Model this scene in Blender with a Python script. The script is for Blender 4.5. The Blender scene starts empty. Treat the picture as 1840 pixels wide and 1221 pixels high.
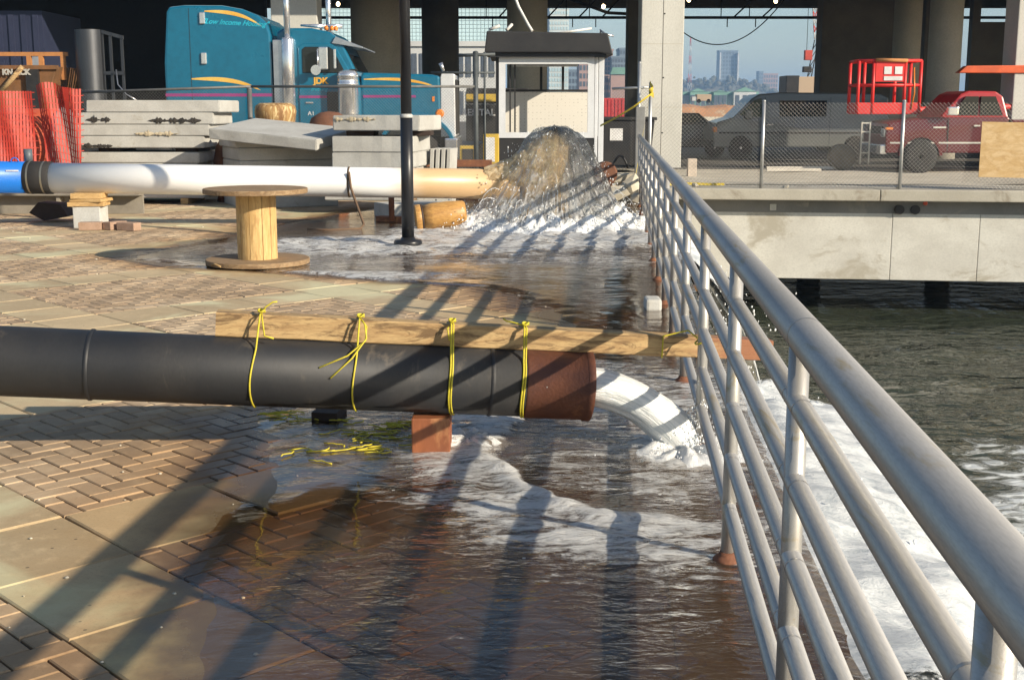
import bpy, bmesh, math, random
from mathutils import Vector, Matrix, noise
random.seed(7)
R = math.radians
sc = bpy.context.scene
col = sc.collection

# ------------------------------------------------------------------ camera, sky, sun, exposure
cam_d = bpy.data.cameras.new('camera'); cam = bpy.data.objects.new('camera', cam_d); col.objects.link(cam)
cam.location = (0, 0, 1.52); cam.rotation_euler = (R(90 - 10.463), 0, 0)
cam_d.sensor_width = 36.0; cam_d.lens = 36.0 * 2250 / 1840
cam_d.clip_start = 0.05; cam_d.clip_end = 6000
sc.camera = cam
SUN_EL = R(23.5); SUN_AZ = (math.cos(R(-35)), math.sin(R(-35)))      # horizontal direction towards the sun
w = bpy.data.worlds.new('World'); sc.world = w; w.use_nodes = True
nt = w.node_tree; nt.nodes.clear()
sky = nt.nodes.new('ShaderNodeTexSky'); sky.sky_type = 'NISHITA'; sky.sun_disc = False
sky.sun_elevation = SUN_EL; sky.sun_rotation = math.atan2(SUN_AZ[0], SUN_AZ[1])
sky.air_density = 1.0; sky.dust_density = 0.6; sky.ozone_density = 1.4
bg = nt.nodes.new('ShaderNodeBackground'); bg.inputs[1].default_value = 0.085
wo = nt.nodes.new('ShaderNodeOutputWorld')
nt.links.new(sky.outputs[0], bg.inputs[0]); nt.links.new(bg.outputs[0], wo.inputs[0])
sun_d = bpy.data.lights.new('sun', 'SUN'); sun_d.energy = 4.8; sun_d.angle = R(0.53); sun_d.color = (1.0, 0.88, 0.70)
sun = bpy.data.objects.new('sun', sun_d); col.objects.link(sun)
sd = Vector((SUN_AZ[0] * math.cos(SUN_EL), SUN_AZ[1] * math.cos(SUN_EL), math.sin(SUN_EL)))
sun.rotation_euler = sd.to_track_quat('Z', 'Y').to_euler()
sun.location = (6, -4, 12)
sc.view_settings.view_transform = 'Standard'; sc.view_settings.look = 'None'
sc.view_settings.exposure = 0.55; sc.view_settings.gamma = 1.0; sc.view_settings.use_curve_mapping = False
sc.render.engine = 'CYCLES'
sc.cycles.transparent_max_bounces = 16
sc.cycles.max_bounces = 7; sc.cycles.diffuse_bounces = 3; sc.cycles.glossy_bounces = 3; sc.cycles.transmission_bounces = 6

# ------------------------------------------------------------------ materials
MATS = {}
class N:
    """tiny node helper"""
    def __init__(s, mat):
        s.t = mat.node_tree; s.n = s.t.nodes; s.l = s.t.links
    def new(s, typ, **kw):
        n = s.n.new('ShaderNode' + typ)
        for k, v in kw.items():
            if k in n.inputs and not hasattr(n, k): n.inputs[k].default_value = v
            else: setattr(n, k, v)
        return n
    def set(s, sock, v):
        if isinstance(v, bpy.types.NodeSocket): s.l.new(v, sock)
        elif isinstance(v, (tuple, list)) and len(v) == 3 and sock.type == 'RGBA': sock.default_value = (*v, 1)
        else: sock.default_value = v
    def math(s, op, a, b=0.0, clamp=False):
        n = s.n.new('ShaderNodeMath'); n.operation = op; n.use_clamp = clamp
        s.set(n.inputs[0], a); s.set(n.inputs[1], b); return n.outputs[0]
    def mix(s, f, a, b, mode='MIX'):
        n = s.n.new('ShaderNodeMix'); n.data_type = 'RGBA'; n.blend_type = mode
        s.set(n.inputs[0], f); s.set(n.inputs[6], a); s.set(n.inputs[7], b); return n.outputs[2]
    def noise(s, scale, detail=4, rough=0.55, vec=None, dist=0.0):
        n = s.n.new('ShaderNodeTexNoise'); n.inputs['Scale'].default_value = scale
        n.inputs['Detail'].default_value = detail; n.inputs['Roughness'].default_value = rough
        n.inputs['Distortion'].default_value = dist
        if vec is not None: s.l.new(vec, n.inputs['Vector'])
        return n.outputs['Fac']
    def step(s, x, lo, hi):
        n = s.n.new('ShaderNodeMapRange'); n.interpolation_type = 'SMOOTHSTEP'
        s.set(n.inputs[0], x); n.inputs[1].default_value = lo; n.inputs[2].default_value = hi
        return n.outputs[0]
    def pos(s): return s.n.new('ShaderNodeNewGeometry').outputs['Position']
    def scaled(s, vec, sc3, rot=(0, 0, 0)):
        n = s.n.new('ShaderNodeMapping'); n.inputs['Scale'].default_value = sc3; n.inputs['Rotation'].default_value = rot
        s.l.new(vec, n.inputs['Vector']); return n.outputs[0]
    def fresnel(s, normal, f0=.02, p=5.0):
        lw = s.n.new('ShaderNodeLayerWeight'); lw.inputs['Blend'].default_value = .5; s.l.new(normal, lw.inputs['Normal'])
        return s.math('ADD', f0, s.math('MULTIPLY', s.math('POWER', lw.outputs['Facing'], p), 1-f0))
    def bump(s, h, strength, dist, normal=None):
        n = s.n.new('ShaderNodeBump'); s.set(n.inputs['Strength'], strength); n.inputs['Distance'].default_value = dist
        s.l.new(h, n.inputs['Height'])
        if normal is not None: s.l.new(normal, n.inputs['Normal'])
        return n.outputs[0]

def mat(name, c1, c2=None, rough=0.7, metal=0.0, scale=3.0, grain=60.0, bump=0.25, bdist=0.01, stretch=(1, 1, 1),
        spots=None, spot_scale=1.5, spot_amt=0.55, emit=None, rvar=0.12, coat=0.0, spec=0.5):
    """worn procedural material: two colours by noise, fine grain, relief, optional stain colour"""
    if name in MATS: return MATS[name]
    m = bpy.data.materials.new(name); m.use_nodes = True; k = N(m)
    b = k.n['Principled BSDF']
    c2 = c2 or tuple(x * 0.72 for x in c1)
    p = k.scaled(k.pos(), stretch)
    big = k.noise(scale, 5, 0.6, p); fine = k.noise(grain, 3, 0.6, p)
    colr = k.mix(k.step(big, 0.32, 0.68), c1, c2)
    colr = k.mix(k.math('MULTIPLY', k.step(fine, 0.35, 0.75), 0.35), colr, tuple(x * 0.6 for x in c1))
    if spots:
        sp = k.noise(spot_scale, 6, 0.68, p, 0.6)
        colr = k.mix(k.step(sp, spot_amt, spot_amt + 0.12), colr, spots)
    k.set(b.inputs['Base Color'], colr)
    k.set(b.inputs['Roughness'], k.math('ADD', rough - rvar / 2, k.math('MULTIPLY', big, rvar)))
    b.inputs['Metallic'].default_value = metal
    b.inputs['Coat Weight'].default_value = coat
    b.inputs['Specular IOR Level'].default_value = spec
    if bump:
        h = k.math('ADD', k.math('MULTIPLY', fine, 0.5), big)
        k.set(b.inputs['Normal'], k.bump(h, bump, bdist))
    if emit:
        b.inputs['Emission Color'].default_value = (*emit[0], 1); b.inputs['Emission Strength'].default_value = emit[1]
    MATS[name] = m
    return m

# ------------------------------------------------------------------ mesh builder
class MB:
    def __init__(s): s.v = []; s.f = []; s.sm = []
    def add(s, vs, fs, smooth=False):
        o = len(s.v); s.v += [tuple(x) for x in vs]
        for f in fs: s.f.append(tuple(i + o for i in f)); s.sm.append(smooth)
        return s
    def box(s, x0, x1, y0, y1, z0, z1, M=None, ch=0.0):
        if ch <= 0:
            vs = [(x0,y0,z0),(x1,y0,z0),(x1,y1,z0),(x0,y1,z0),(x0,y0,z1),(x1,y0,z1),(x1,y1,z1),(x0,y1,z1)]
            fs = [(0,3,2,1),(4,5,6,7),(0,1,5,4),(1,2,6,5),(2,3,7,6),(3,0,4,7)]
        else:
            bm = bmesh.new(); bmesh.ops.create_cube(bm, size=1)
            for q in bm.verts:
                q.co = ((x0+x1)/2 + q.co.x*(x1-x0), (y0+y1)/2 + q.co.y*(y1-y0), (z0+z1)/2 + q.co.z*(z1-z0))
            bmesh.ops.bevel(bm, geom=bm.edges[:], offset=min(ch, .45*min(x1-x0, y1-y0, z1-z0)), segments=2, affect='EDGES', profile=.6)
            bm.verts.index_update()
            vs = [q.co.copy() for q in bm.verts]; fs = [tuple(x.index for x in f.verts) for f in bm.faces]; bm.free()
        if M is not None: vs = [M @ Vector(q) for q in vs]
        return s.add(vs, fs)
    def prism(s, poly, axis, a, b, M=None, ch=0.0):
        """poly: 2d outline in the plane normal to axis ('y': x,z; 'x': y,z; 'z': x,y), extruded a..b"""
        def q(p, d): return {'y': (p[0], d, p[1]), 'x': (d, p[0], p[1]), 'z': (p[0], p[1], d)}[axis]
        n = len(poly)
        ar = sum(poly[i][0]*poly[(i+1) % n][1] - poly[(i+1) % n][0]*poly[i][1] for i in range(n))
        if (ar < 0) != (axis == 'y'): poly = poly[::-1]
        vs = [q(p, a) for p in poly] + [q(p, b) for p in poly]
        fs = [tuple(range(n))[::-1], tuple(range(n, 2*n))] + [(i, (i+1) % n, n+(i+1) % n, n+i) for i in range(n)]
        bm = bmesh.new(); bv = [bm.verts.new(x) for x in vs]
        for f in fs: bm.faces.new([bv[i] for i in f])
        bmesh.ops.recalc_face_normals(bm, faces=bm.faces[:])
        if ch > 0:
            bmesh.ops.bevel(bm, geom=[e for e in bm.edges if len(e.link_faces) == 2 and e.calc_face_angle(0) > 0.5], offset=ch, segments=2, affect='EDGES', profile=.6)
        bm.verts.index_update()
        vs = [x.co.copy() for x in bm.verts]; fs = [tuple(x.index for x in f.verts) for f in bm.faces]; bm.free()
        if M is not None: vs = [M @ Vector(x) for x in vs]
        return s.add(vs, fs)
    def tube(s, pts, r, n=12, caps=True, smooth=True, squash=1.0, wob=0.0):
        pts = [Vector(p) for p in pts]; m = len(pts)
        rr = r if isinstance(r, (list, tuple)) else [r]*m
        vs = []; up = None
        for i, p in enumerate(pts):
            d = (pts[min(i+1, m-1)] - pts[max(i-1, 0)]).normalized()
            if up is None: up = Vector((0, 0, 1)) if abs(d.z) < .9 else Vector((1, 0, 0))
            a = d.cross(up).normalized(); bb = a.cross(d).normalized(); up = bb
            for k in range(n):
                t = 2*math.pi*k/n; q = rr[i]*(1 + (wob*noise.noise(Vector((i*.37, math.cos(t)*1.3, math.sin(t)*1.3))) if wob else 0))
                vs.append(p + a*math.cos(t)*q + bb*math.sin(t)*q*squash)
        fs = [(i*n+k, i*n+(k+1) % n, (i+1)*n+(k+1) % n, (i+1)*n+k) for i in range(m-1) for k in range(n)]
        s.add(vs, fs, smooth)
        if caps:
            o = len(s.v) - len(vs)
            s.f.append(tuple(o+k for k in range(n))[::-1]); s.sm.append(False)
            s.f.append(tuple(o+(m-1)*n+k for k in range(n))); s.sm.append(False)
        return s
    def lathe(s, prof, M=None, n=32, smooth=True, c=(0, 0, 0)):
        """prof: (radius, z) pairs turned about z"""
        vs = []
        for r, z in prof:
            for k in range(n):
                t = 2*math.pi*k/n; vs.append((c[0]+r*math.cos(t), c[1]+r*math.sin(t), c[2]+z))
        if M is not None: vs = [M @ Vector(q) for q in vs]
        m = len(prof)
        fs = [(i*n+k, i*n+(k+1) % n, (i+1)*n+(k+1) % n, (i+1)*n+k) for i in range(m-1) for k in range(n)]
        o = len(s.v); s.add(vs, fs, smooth)
        s.f.append(tuple(o+k for k in range(n))[::-1]); s.sm.append(False)
        s.f.append(tuple(o+(m-1)*n+k for k in range(n))); s.sm.append(False)
        return s
    def ball(s, c, r, n=6, sq=(1, 1, 1)):
        vs = []; fs = []; m = max(3, n-2)
        for i in range(m+1):
            ph = math.pi*i/m
            for k in range(n):
                t = 2*math.pi*k/n
                vs.append((c[0]+r*sq[0]*math.sin(ph)*math.cos(t), c[1]+r*sq[1]*math.sin(ph)*math.sin(t), c[2]+r*sq[2]*math.cos(ph)))
        fs = [(i*n+k, (i+1)*n+k, (i+1)*n+(k+1) % n, i*n+(k+1) % n) for i in range(m) for k in range(n)]
        return s.add(vs, fs, True)
    def mesh(s, name):
        me = bpy.data.meshes.new(name); me.from_pydata(s.v, [], s.f)
        me.polygons.foreach_set('use_smooth', s.sm); me.update()
        return me
    def build(s, name, material, parent=None, bevel=0.0, wn=False):
        o = bpy.data.objects.new(name, s.mesh(name)); col.objects.link(o)
        o.data.materials.append(material)
        if parent is not None:
            o.parent = parent
            if parent.get('_w') is not None: o.matrix_parent_inverse = Matrix.Translation(-Vector(parent['_w']))
        if bevel:
            bv = o.modifiers.new('bevel', 'BEVEL'); bv.width = bevel; bv.segments = 2; bv.limit_method = 'ANGLE'; bv.angle_limit = R(40)
        return o

def tag(o, label=None, cat=None, group=None, kind=None):
    if label: o['label'] = label
    if cat: o['category'] = cat
    if group: o['group'] = group
    if kind: o['kind'] = kind
    return o
def thing(name, label, cat, loc=(0, 0, 0), group=None, local=False):
    """Empty at the thing's base; its parts are modelled in world metres unless local"""
    o = bpy.data.objects.new(name, None); col.objects.link(o); o.location = loc; o.empty_display_size = .2
    if not local: o['_w'] = loc
    return tag(o, label, cat, group)
def text_mesh(body, size, name, material, parent, M, shear=0.0, extrude=0.004, bold=0.0):
    cu = bpy.data.curves.new(name, 'FONT'); cu.body = body; cu.size = size; cu.extrude = extrude; cu.shear = shear; cu.offset = bold
    cu.align_x = 'CENTER'; cu.align_y = 'CENTER'
    tmp = bpy.data.objects.new('tmp', cu); col.objects.link(tmp)
    dg = bpy.context.evaluated_depsgraph_get(); me = bpy.data.meshes.new_from_object(tmp.evaluated_get(dg))
    col.objects.unlink(tmp); bpy.data.objects.remove(tmp); bpy.data.curves.remove(cu)
    me.transform(M); me.name = name
    o = bpy.data.objects.new(name, me); col.objects.link(o); me.materials.clear(); me.materials.append(material)
    o.parent = parent
    if parent.get('_w') is not None: o.matrix_parent_inverse = Matrix.Translation(-Vector(parent['_w']))
    return o
def copy_tree(o, parent=None):
    c = o.copy(); col.objects.link(c)
    if parent is not None: c.parent = parent
    for ch in o.children: copy_tree(ch, c)
    return c
FRONT = lambda x, y, z: Matrix.Translation((x, y, z)) @ Matrix.Rotation(R(90), 4, 'X')       # text facing -Y
def sstep(x, a, b):
    t = max(0., min(1., (x-a)/(b-a))); return t*t*(3-2*t)
def lerp_curve(st, y):
    if y <= st[0][0]: return st[0][1]
    for (a, b), (c, d) in zip(st, st[1:]):
        if y <= c: return b + (d-b)*(y-a)/(c-a)
    return st[-1][1]
def nz(x, y, z=0., s=1.): return noise.noise(Vector((x*s, y*s, z*s)))
RAIL = lambda y: 0.402 + 0.0817*y                                    # line of the railing on the deck
# ------------------------------------------------------------------ wetness of the deck (metres)
WET = [(2.2,-.62),(3.17,-.85),(3.7,-1.02),(4.2,-1.08),(4.7,-1.1),(5.1,-1.05),(5.6,-1.2),(6.1,-1.35),(6.6,-.9),(7.2,-.05),(7.7,.3),
       (8.3,.42),(9.0,.35),(9.6,.18),(10.3,0.),(10.8,-.4),(11.1,-1.1),(11.6,-1.9),(12.2,-3.3),(12.8,-4.0),(13.5,-3.95),(14.8,-3.5),
       (16.,-3.3),(17.,-3.),(18.5,-2.5),(20.,-1.5),(22.,-1.)]
def wet_nodes(k, lo, hi, amp=0.35, nscale=2.2):
    """0..1 dampness by place on the deck: the outline of the soaked patch roughened by noise"""
    p = k.pos(); sx = k.new('SeparateXYZ'); k.l.new(p, sx.inputs[0])
    rp = k.new('ValToRGB'); e = rp.color_ramp.elements
    while len(e) > 1: e.remove(e[-1])
    e[0].position = WET[0][0]/24; v = (WET[0][1]+6)/10; e[0].color = (v, v, v, 1)
    for y, x in WET[1:]:
        q = e.new(y/24); v = (x+6)/10; q.color = (v, v, v, 1)
    k.l.new(k.math('DIVIDE', sx.outputs[1], 24.0), rp.inputs[0])
    xw = k.math('SUBTRACT', k.math('MULTIPLY', rp.outputs[0], 10.0), 6.0)
    d = k.math('SUBTRACT', sx.outputs[0], xw)
    d = k.math('ADD', d, k.math('MULTIPLY', k.math('SUBTRACT', k.noise(nscale, 6, 0.62, p), 0.5), amp*2))
    return k.step(d, lo, hi)
def paver_mat(name, dry1, dry2, wetc, bump=0.3, relief=0.004):
    m = bpy.data.materials.new(name); m.use_nodes = True; k = N(m); b = k.n['Principled BSDF']
    p = k.pos(); geo = k.new('NewGeometry'); oi = k.new('ObjectInfo')
    rnd = k.math('FRACT', k.math('ADD', geo.outputs['Random Per Island'], oi.outputs['Random']))
    c = k.mix(rnd, dry1, dry2)
    r3 = k.math('FRACT', k.math('MULTIPLY', rnd, 7.31)); c = k.mix(k.math('MULTIPLY', k.step(r3, .62, 1.0), .45), c, tuple(x*.5 for x in dry1))
    big = k.noise(1.1, 6, 0.65, p, 0.3); fine = k.noise(95, 3, 0.7, p); mid = k.noise(14, 5, 0.65, p)
    c = k.mix(k.math('MULTIPLY', k.step(big, .42, .66), .55), c, tuple(x*.62 for x in dry1))
    c = k.mix(k.math('MULTIPLY', k.step(mid, .5, .72), .35), c, tuple(min(1, x*1.25) for x in dry2))
    c = k.mix(k.math('MULTIPLY', k.step(fine, .52, .7), .4), c, tuple(x*.55 for x in dry1))
    specks = k.new('TexVoronoi', feature='F1'); specks.inputs['Scale'].default_value = 9.0; k.l.new(p, specks.inputs['Vector'])
    c = k.mix(k.math('MULTIPLY', k.math('LESS_THAN', specks.outputs['Distance'], .055), .7), c, (.06, .05, .04))
    pale = k.noise(.9, 5, .6, k.scaled(p, (1, 1, 1)), .9); c = k.mix(k.math('MULTIPLY', k.step(pale, .46, .62), .55), c, tuple(min(.72, x*1.42+.05) for x in dry2))
    damp = wet_nodes(k, -1.0, -.2, .6, 1.3); c = k.mix(damp, c, k.mix(1.0, c, (.86, .75, .62), 'MULTIPLY'))
    wet = wet_nodes(k, -.42, .04)
    c2 = k.mix(1.0, c, wetc, 'MULTIPLY')
    k.set(b.inputs['Base Color'], k.mix(wet, c, c2))
    k.set(b.inputs['Roughness'], k.math('SUBTRACT', .86, k.math('MULTIPLY', wet, .62)))
    h = k.math('ADD', k.math('MULTIPLY', fine, .35), mid)
    k.set(b.inputs['Normal'], k.bump(h, bump, relief))
    MATS[name] = m
    return m
m_brick = paver_mat('brick paver', (.42, .295, .178), (.50, .365, .23), (.21, .165, .135))
m_slab = paver_mat('concrete paver', (.55, .42, .245), (.61, .475, .29), (.235, .19, .16))
m_bed = paver_mat('bedding sand', (.085, .065, .045), (.11, .085, .06), (.4, .35, .3), bump=.6)
m_conc = mat('weathered concrete', (.52, .49, .41), (.42, .39, .32), .85, scale=.9, grain=40, bump=.35, spots=(.30, .26, .20), spot_scale=1.1, spot_amt=.56)
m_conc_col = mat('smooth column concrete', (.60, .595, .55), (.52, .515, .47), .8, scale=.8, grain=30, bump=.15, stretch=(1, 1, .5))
m_conc_dk = mat('shade-dark concrete', (.17, .155, .13), (.12, .112, .098), .9, scale=.7, grain=20, bump=.2)  # concrete tone darkened to carry the shade inside the building
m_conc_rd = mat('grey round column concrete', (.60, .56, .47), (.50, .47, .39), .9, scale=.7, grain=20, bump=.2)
m_black = mat('shade black', (.012, .012, .013), (.02, .019, .018), .9, scale=.4, grain=10, bump=.1)  # deep shade put into the colour as near black
m_steel_dk = mat('dark steel', (.03, .03, .032), (.05, .045, .04), .6, .4, scale=4)
m_asph = mat('yard asphalt', (.075, .07, .062), (.10, .092, .08), .9, scale=.5, grain=80, bump=.4, spots=(.17, .155, .125), spot_scale=.3, spot_amt=.55)
m_dirt = mat('sandy dirt', (.58, .53, .43), (.47, .42, .33), .95, scale=1.3, grain=50, bump=.6, bdist=.03)

# ground sheet: reaches the horizon, cut away where the river comes in
gx = lambda y: RAIL(y) + .2
MB().add([(-2500,-60,-.06),(gx(-60),-60,-.06),(gx(24.6),24.6,-.06),(12,23.4,-.06),(60,19,-.06),(2500,19,-.06),(2500,420,-.06),(-2500,420,-.06)],
         [tuple(range(8))]).build('ground', m_bed)['kind'] = 'structure'
o = MB().add([(-400,22.6,0),(gx(24.6),22.6,0),(gx(24.6),25.2,0),(60,25.2,0),(400,25.2,0),(400,400,0),(-400,400,0)], [tuple(range(7))]).build('yard', m_asph); o['kind'] = 'structure'
# strip of sunlit dirt and broken concrete along the front of the yard
mb = MB(); nxs, nys = 90, 16; vs = []; fs = []
for j in range(nys+1):
    for i in range(nxs+1):
        x = -16 + 34*i/nxs; y = 22.9 + 9.5*j/nys
        e = min(1, j/2, (nys-j)/2)
        vs.append((x, y, (.012 + .03*max(0, nz(x, y, 3, .9)+.25))*e - .004*(1-e) if x > 3.2 else (.02+.06*max(0, nz(x, y, 3, .9)+.2))*e))
for j in range(nys):
    for i in range(nxs):
        x = -16+34*(i+.5)/nxs; y = 22.9+9.5*(j+.5)/nys
        if x > 2.2 and y < 25.4: continue
        a = j*(nxs+1)+i; fs.append((a, a+1, a+nxs+2, a+nxs+1))
o = mb.add(vs, fs, True).build('dirt_strip', m_dirt); o['kind'] = 'structure'

# deck: bedding plus individually laid bricks and slabs
ca, sa = math.cos(R(-46)), math.sin(R(-46))
def st2xy(s, t): return (s*ca + t*math.cos(R(44)), s*sa + t*math.sin(R(44)))
deck = MB().prism([(-16, .8), (gx(.8)-.01, .8), (gx(22.6)-.01, 22.6), (-16, 22.6)], 'z', -.055, -.014).build('deck', m_bed); deck['kind'] = 'structure'
def piece_mesh(ls, lt, nm, chs=.006):
    h = .0045 if nm == 'slab' else .0034; chs = .006 if nm == 'slab' else .0042
    x, y = ls/2-h, lt/2-h
    vs = [(-x,-y,-.05),(x,-y,-.05),(x,y,-.05),(-x,y,-.05),(-x,-y,-chs),(x,-y,-chs),(x,y,-chs),(-x,y,-chs),
          (-x+chs,-y+chs,0),(x-chs,-y+chs,0),(x-chs,y-chs,0),(-x+chs,y-chs,0)]
    fs = [(0,1,5,4),(1,2,6,5),(2,3,7,6),(3,0,4,7),(4,5,9,8),(5,6,10,9),(6,7,11,10),(7,4,8,11),(8,9,10,11)]
    return vs, fs
pieces = []          # (kind, s, t, ls, lt)
PS, PT, S0, T0, BW, BT = 2.2, 2.27, -4.46, 1.446, .55, .494
for i in range(-12, 6):
    for j in range(-6, 12):
        s0 = S0 + PS*i; t0 = T0 + PT*j
        for q in range(4): pieces.append(('slab', s0 + .55*(q+.5), t0 + BT/2, .55, BT))
        dl = (PT-BT)/3
        for q in range(3): pieces.append(('slab', s0 + .275, t0 + BT + dl*(q+.5), .55, dl))
        # herringbone bricks cut to the panel between the slab bands
        W_ = .0965; u0, u1, v0, v1 = s0+BW, s0+PS, t0+BT, t0+PT
        for a in range(math.floor(u0/W_)-2, math.ceil(u1/W_)+2):
            for c in range(math.floor(v0/W_)-2, math.ceil(v1/W_)+2):
                q = (a+c) % 4
                if q not in (0, 2): continue
                w_, h_ = (2, 1) if q == 0 else (1, 2)
                xa, xb = max(a*W_, u0), min((a+w_)*W_, u1); ya, yb = max(c*W_, v0), min((c+h_)*W_, v1)
                if xb-xa > .022 and yb-ya > .022: pieces.append(('brick', (xa+xb)/2, (ya+yb)/2, xb-xa, yb-ya))
near = []; far = {'brick': MB(), 'slab': MB()}
for kd, s, t, ls, lt in pieces:
    x, y = st2xy(s, t)
    if not (1.0 < y < 22.3 and -.45*y-1.5 < x < RAIL(y) + .02): continue
    inview = y > 2.9 and -.425*y-.15 < x
    near.append((0 if inview else 1, y, kd, x, y, ls, lt))
near.sort(); cnt = {'brick': 0, 'slab': 0}; cache = {}
rz = R(-46)
for iv, _, kd, x, y, ls, lt in near:
    dz = random.uniform(-.0025, .0015); tx, ty = random.gauss(0, .0035), random.gauss(0, .0035); tz = random.gauss(0, .006)
    if iv == 0 and cnt[kd] < (290 if kd == 'brick' else 150) and y < 12.5:
        cnt[kd] += 1; key = (kd, round(ls, 2), round(lt, 2))
        if key not in cache:
            vs, fs = piece_mesh(ls, lt, kd); b0 = MB().add(vs, fs); cache[key] = b0.mesh(kd); cache[key].materials.append(m_brick if kd == 'brick' else m_slab)
        o = bpy.data.objects.new(kd, cache[key]); col.objects.link(o); o.parent = deck
        o.location = (x, y, dz); o.rotation_euler = (tx, ty, rz+tz)
    else:
        vs, fs = piece_mesh(ls, lt, kd)
        Mx = Matrix.Translation((x, y, dz)) @ Matrix.Rotation(rz+tz, 4, 'Z') @ Matrix.Rotation(tx, 4, 'X')
        far[kd].add([Mx @ Vector(q) for q in vs], fs)
o = far['brick'].build('brick_field', m_brick, deck); o['kind'] = 'stuff'
o = far['slab'].build('slab_field', m_slab, deck); o['kind'] = 'stuff'
# coping stones under the railing
y = .9
while y < 22.3:
    l = 1.18; a = (RAIL(y), y); mb = MB()
    M = Matrix.Translation((RAIL(y+l/2), y+l/2, 0)) @ Matrix.Rotation(math.atan(-.0817), 4, 'Z')
    mb.box(-.21, .24, -l/2+.004, l/2-.004, -.22, .0045, M, .008).build('coping_stone', m_slab, deck); y += l
# quay wall below the coping
o = MB().prism([(gx(-40)-.5, -40), (gx(-40)+.02, -40), (gx(24.6)+.02, 24.6), (gx(24.6)-.5, 24.6)], 'z', -6, -.23).build('quay_wall', m_conc); o['kind'] = 'structure'

# river
WZ = -2.4
m = bpy.data.materials.new('river water'); m.use_nodes = True; k = N(m); b = k.n['Principled BSDF']
p = k.pos(); pw = k.scaled(p, (.55, 1.0, 1)); rip = k.noise(1.6, 3, .5, pw, .4); rip2 = k.noise(5.5, 3, .55, pw, .3)
at = k.new('Attribute', attribute_name='foam')
fo = k.noise(2.6, 10, .68, k.scaled(p, (.7, 1, 1)), 1.2); fm = k.step(k.math('ADD', at.outputs['Fac'], k.math('MULTIPLY', k.math('SUBTRACT', fo, .5), 1.5)), .5, .78)
k.set(b.inputs['Base Color'], k.mix(fm, (.036, .044, .030), (.72, .75, .74)))
k.set(b.inputs['Roughness'], k.math('ADD', .06, k.math('MULTIPLY', fm, .6))); b.inputs['IOR'].default_value = 1.33
h = k.math('ADD', k.math('ADD', k.math('MULTIPLY', rip, 1.0), k.math('MULTIPLY', rip2, .32)), k.math('MULTIPLY', fm, .15))
k.set(b.inputs['Normal'], k.bump(h, 1.0, .17)); m_river = m
vs = []; fs = []; fa = []
xs = [-.5 + .16*i for i in range(75)] + [11.5 + .9*i for i in range(1, 40)] + [60, 120, 400, 2500]
ys = [-60, -30, -10, 0] + [1.5 + .2*j for j in range(110)] + [24, 26, 32, 60, 120]
for yy in ys:
    for xx in xs:
        vs.append((xx, yy, WZ + (.05*nz(xx, yy, 1, .8)+.03*nz(xx, yy, 5, 2.2) if 0 < yy < 25 and xx < 12 else 0)))
        f1 = 1.05*math.exp(-(max(0, abs(xx-3.6)-.9)/1.1)**2) * sstep(yy, -.5, 3) * (1-sstep(yy, 9.5, 14.5))
        f2 = .80*math.exp(-((xx-6.2-.25*(yy-10))/3.2)**2) * sstep(yy, 6, 9.5) * (1-sstep(yy, 13.5, 16.5))
        f3 = .9*math.exp(-((xx-2.6)/.8)**2) * sstep(yy, 12, 14) * (1-sstep(yy, 17, 19))
        fa.append(min(1.1, max(f1, f2, f3)))
nx_ = len(xs)
for j in range(len(ys)-1):
    for i in range(nx_-1): a = j*nx_+i; fs.append((a, a+1, a+nx_+1, a+nx_))
o = MB().add(vs, fs, True).build('river', m_river); o['kind'] = 'structure'
o.data.attributes.new('foam', 'FLOAT', 'POINT').data.foreach_set('value', fa)
MB().add([(-2500,419,WZ),(2500,419,WZ),(2500,5200,WZ),(-2500,5200,WZ)], [(0,1,2,3)]).build('far_river', m_river)['kind'] = 'structure'

# thin sheet of running water over the deck
def foam_at(x, y):
    q = math.hypot((x-.70)/.74, (y-5.5)/1.0); n1 = nz(x, y, 0, 2.2)*.16 + nz(x, y, 4, 6)*.06; q += n1
    f = 0.
    if y < 6.3:
        ring = sstep(q, .96, 1.04) * (1 - sstep(q, 1.35, 2.0)); f = max(f, (.70+.16*(1-sstep(q,1.06,1.25)))*ring*(1-.3*sstep(x, .55, .9)))
        f = max(f, .45*(1-sstep(q, .8, 1.0)))
    im = math.hypot(x-.78, (y-5.5)*.8); f = max(f, .85*(1-sstep(im+.12*nz(x, y, 3, 9), .14, .42)))
    f = max(f, .62*sstep(y, 5.9, 6.3)*(1-sstep(y, 6.9, 7.6))*sstep(x, .1, .5))
    g = math.hypot((x-.45)/1.9, (y-15.4)/1.9) + .2*nz(x, y, 8, .8); f = max(f, .80*(1-sstep(g, .75, 1.35)))
    g2 = math.hypot((x+1.2)/1.9, (y-14.0)/1.3) + .2*nz(x, y, 8, .8); f = max(f, .74*(1-sstep(g2, .6, 1.3)))
    g3 = abs(y-11.5-.25*nz(x, 0, 0, .7)-.12*(x+1.3)); f = max(f, .72*(1-sstep(g3, .1, .6))*sstep(-x, .0, .9)*(1-sstep(-x, 2.2, 3.2)))
    f = max(f, .45*sstep(y, 11.6, 12.6)*sstep(x, -2.2, -.5)*(1-sstep(y, 13., 14.)))
    return f
m = bpy.data.materials.new('running water'); m.use_nodes = True; k = N(m); k.n.remove(k.n['Principled BSDF']); out = k.n['Material Output']
p = k.pos(); at = k.new('Attribute', attribute_name='foam'); cl = k.new('Attribute', attribute_name='rough')
pf = k.scaled(p, (.55, 1.3, 1)); n1 = k.noise(7.0, 10, .72, pf, 1.3); n2 = k.noise(30, 7, .7, pf, .8)
nn = k.math('ADD', k.math('MULTIPLY', n1, .7), k.math('MULTIPLY', n2, .3))
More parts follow.
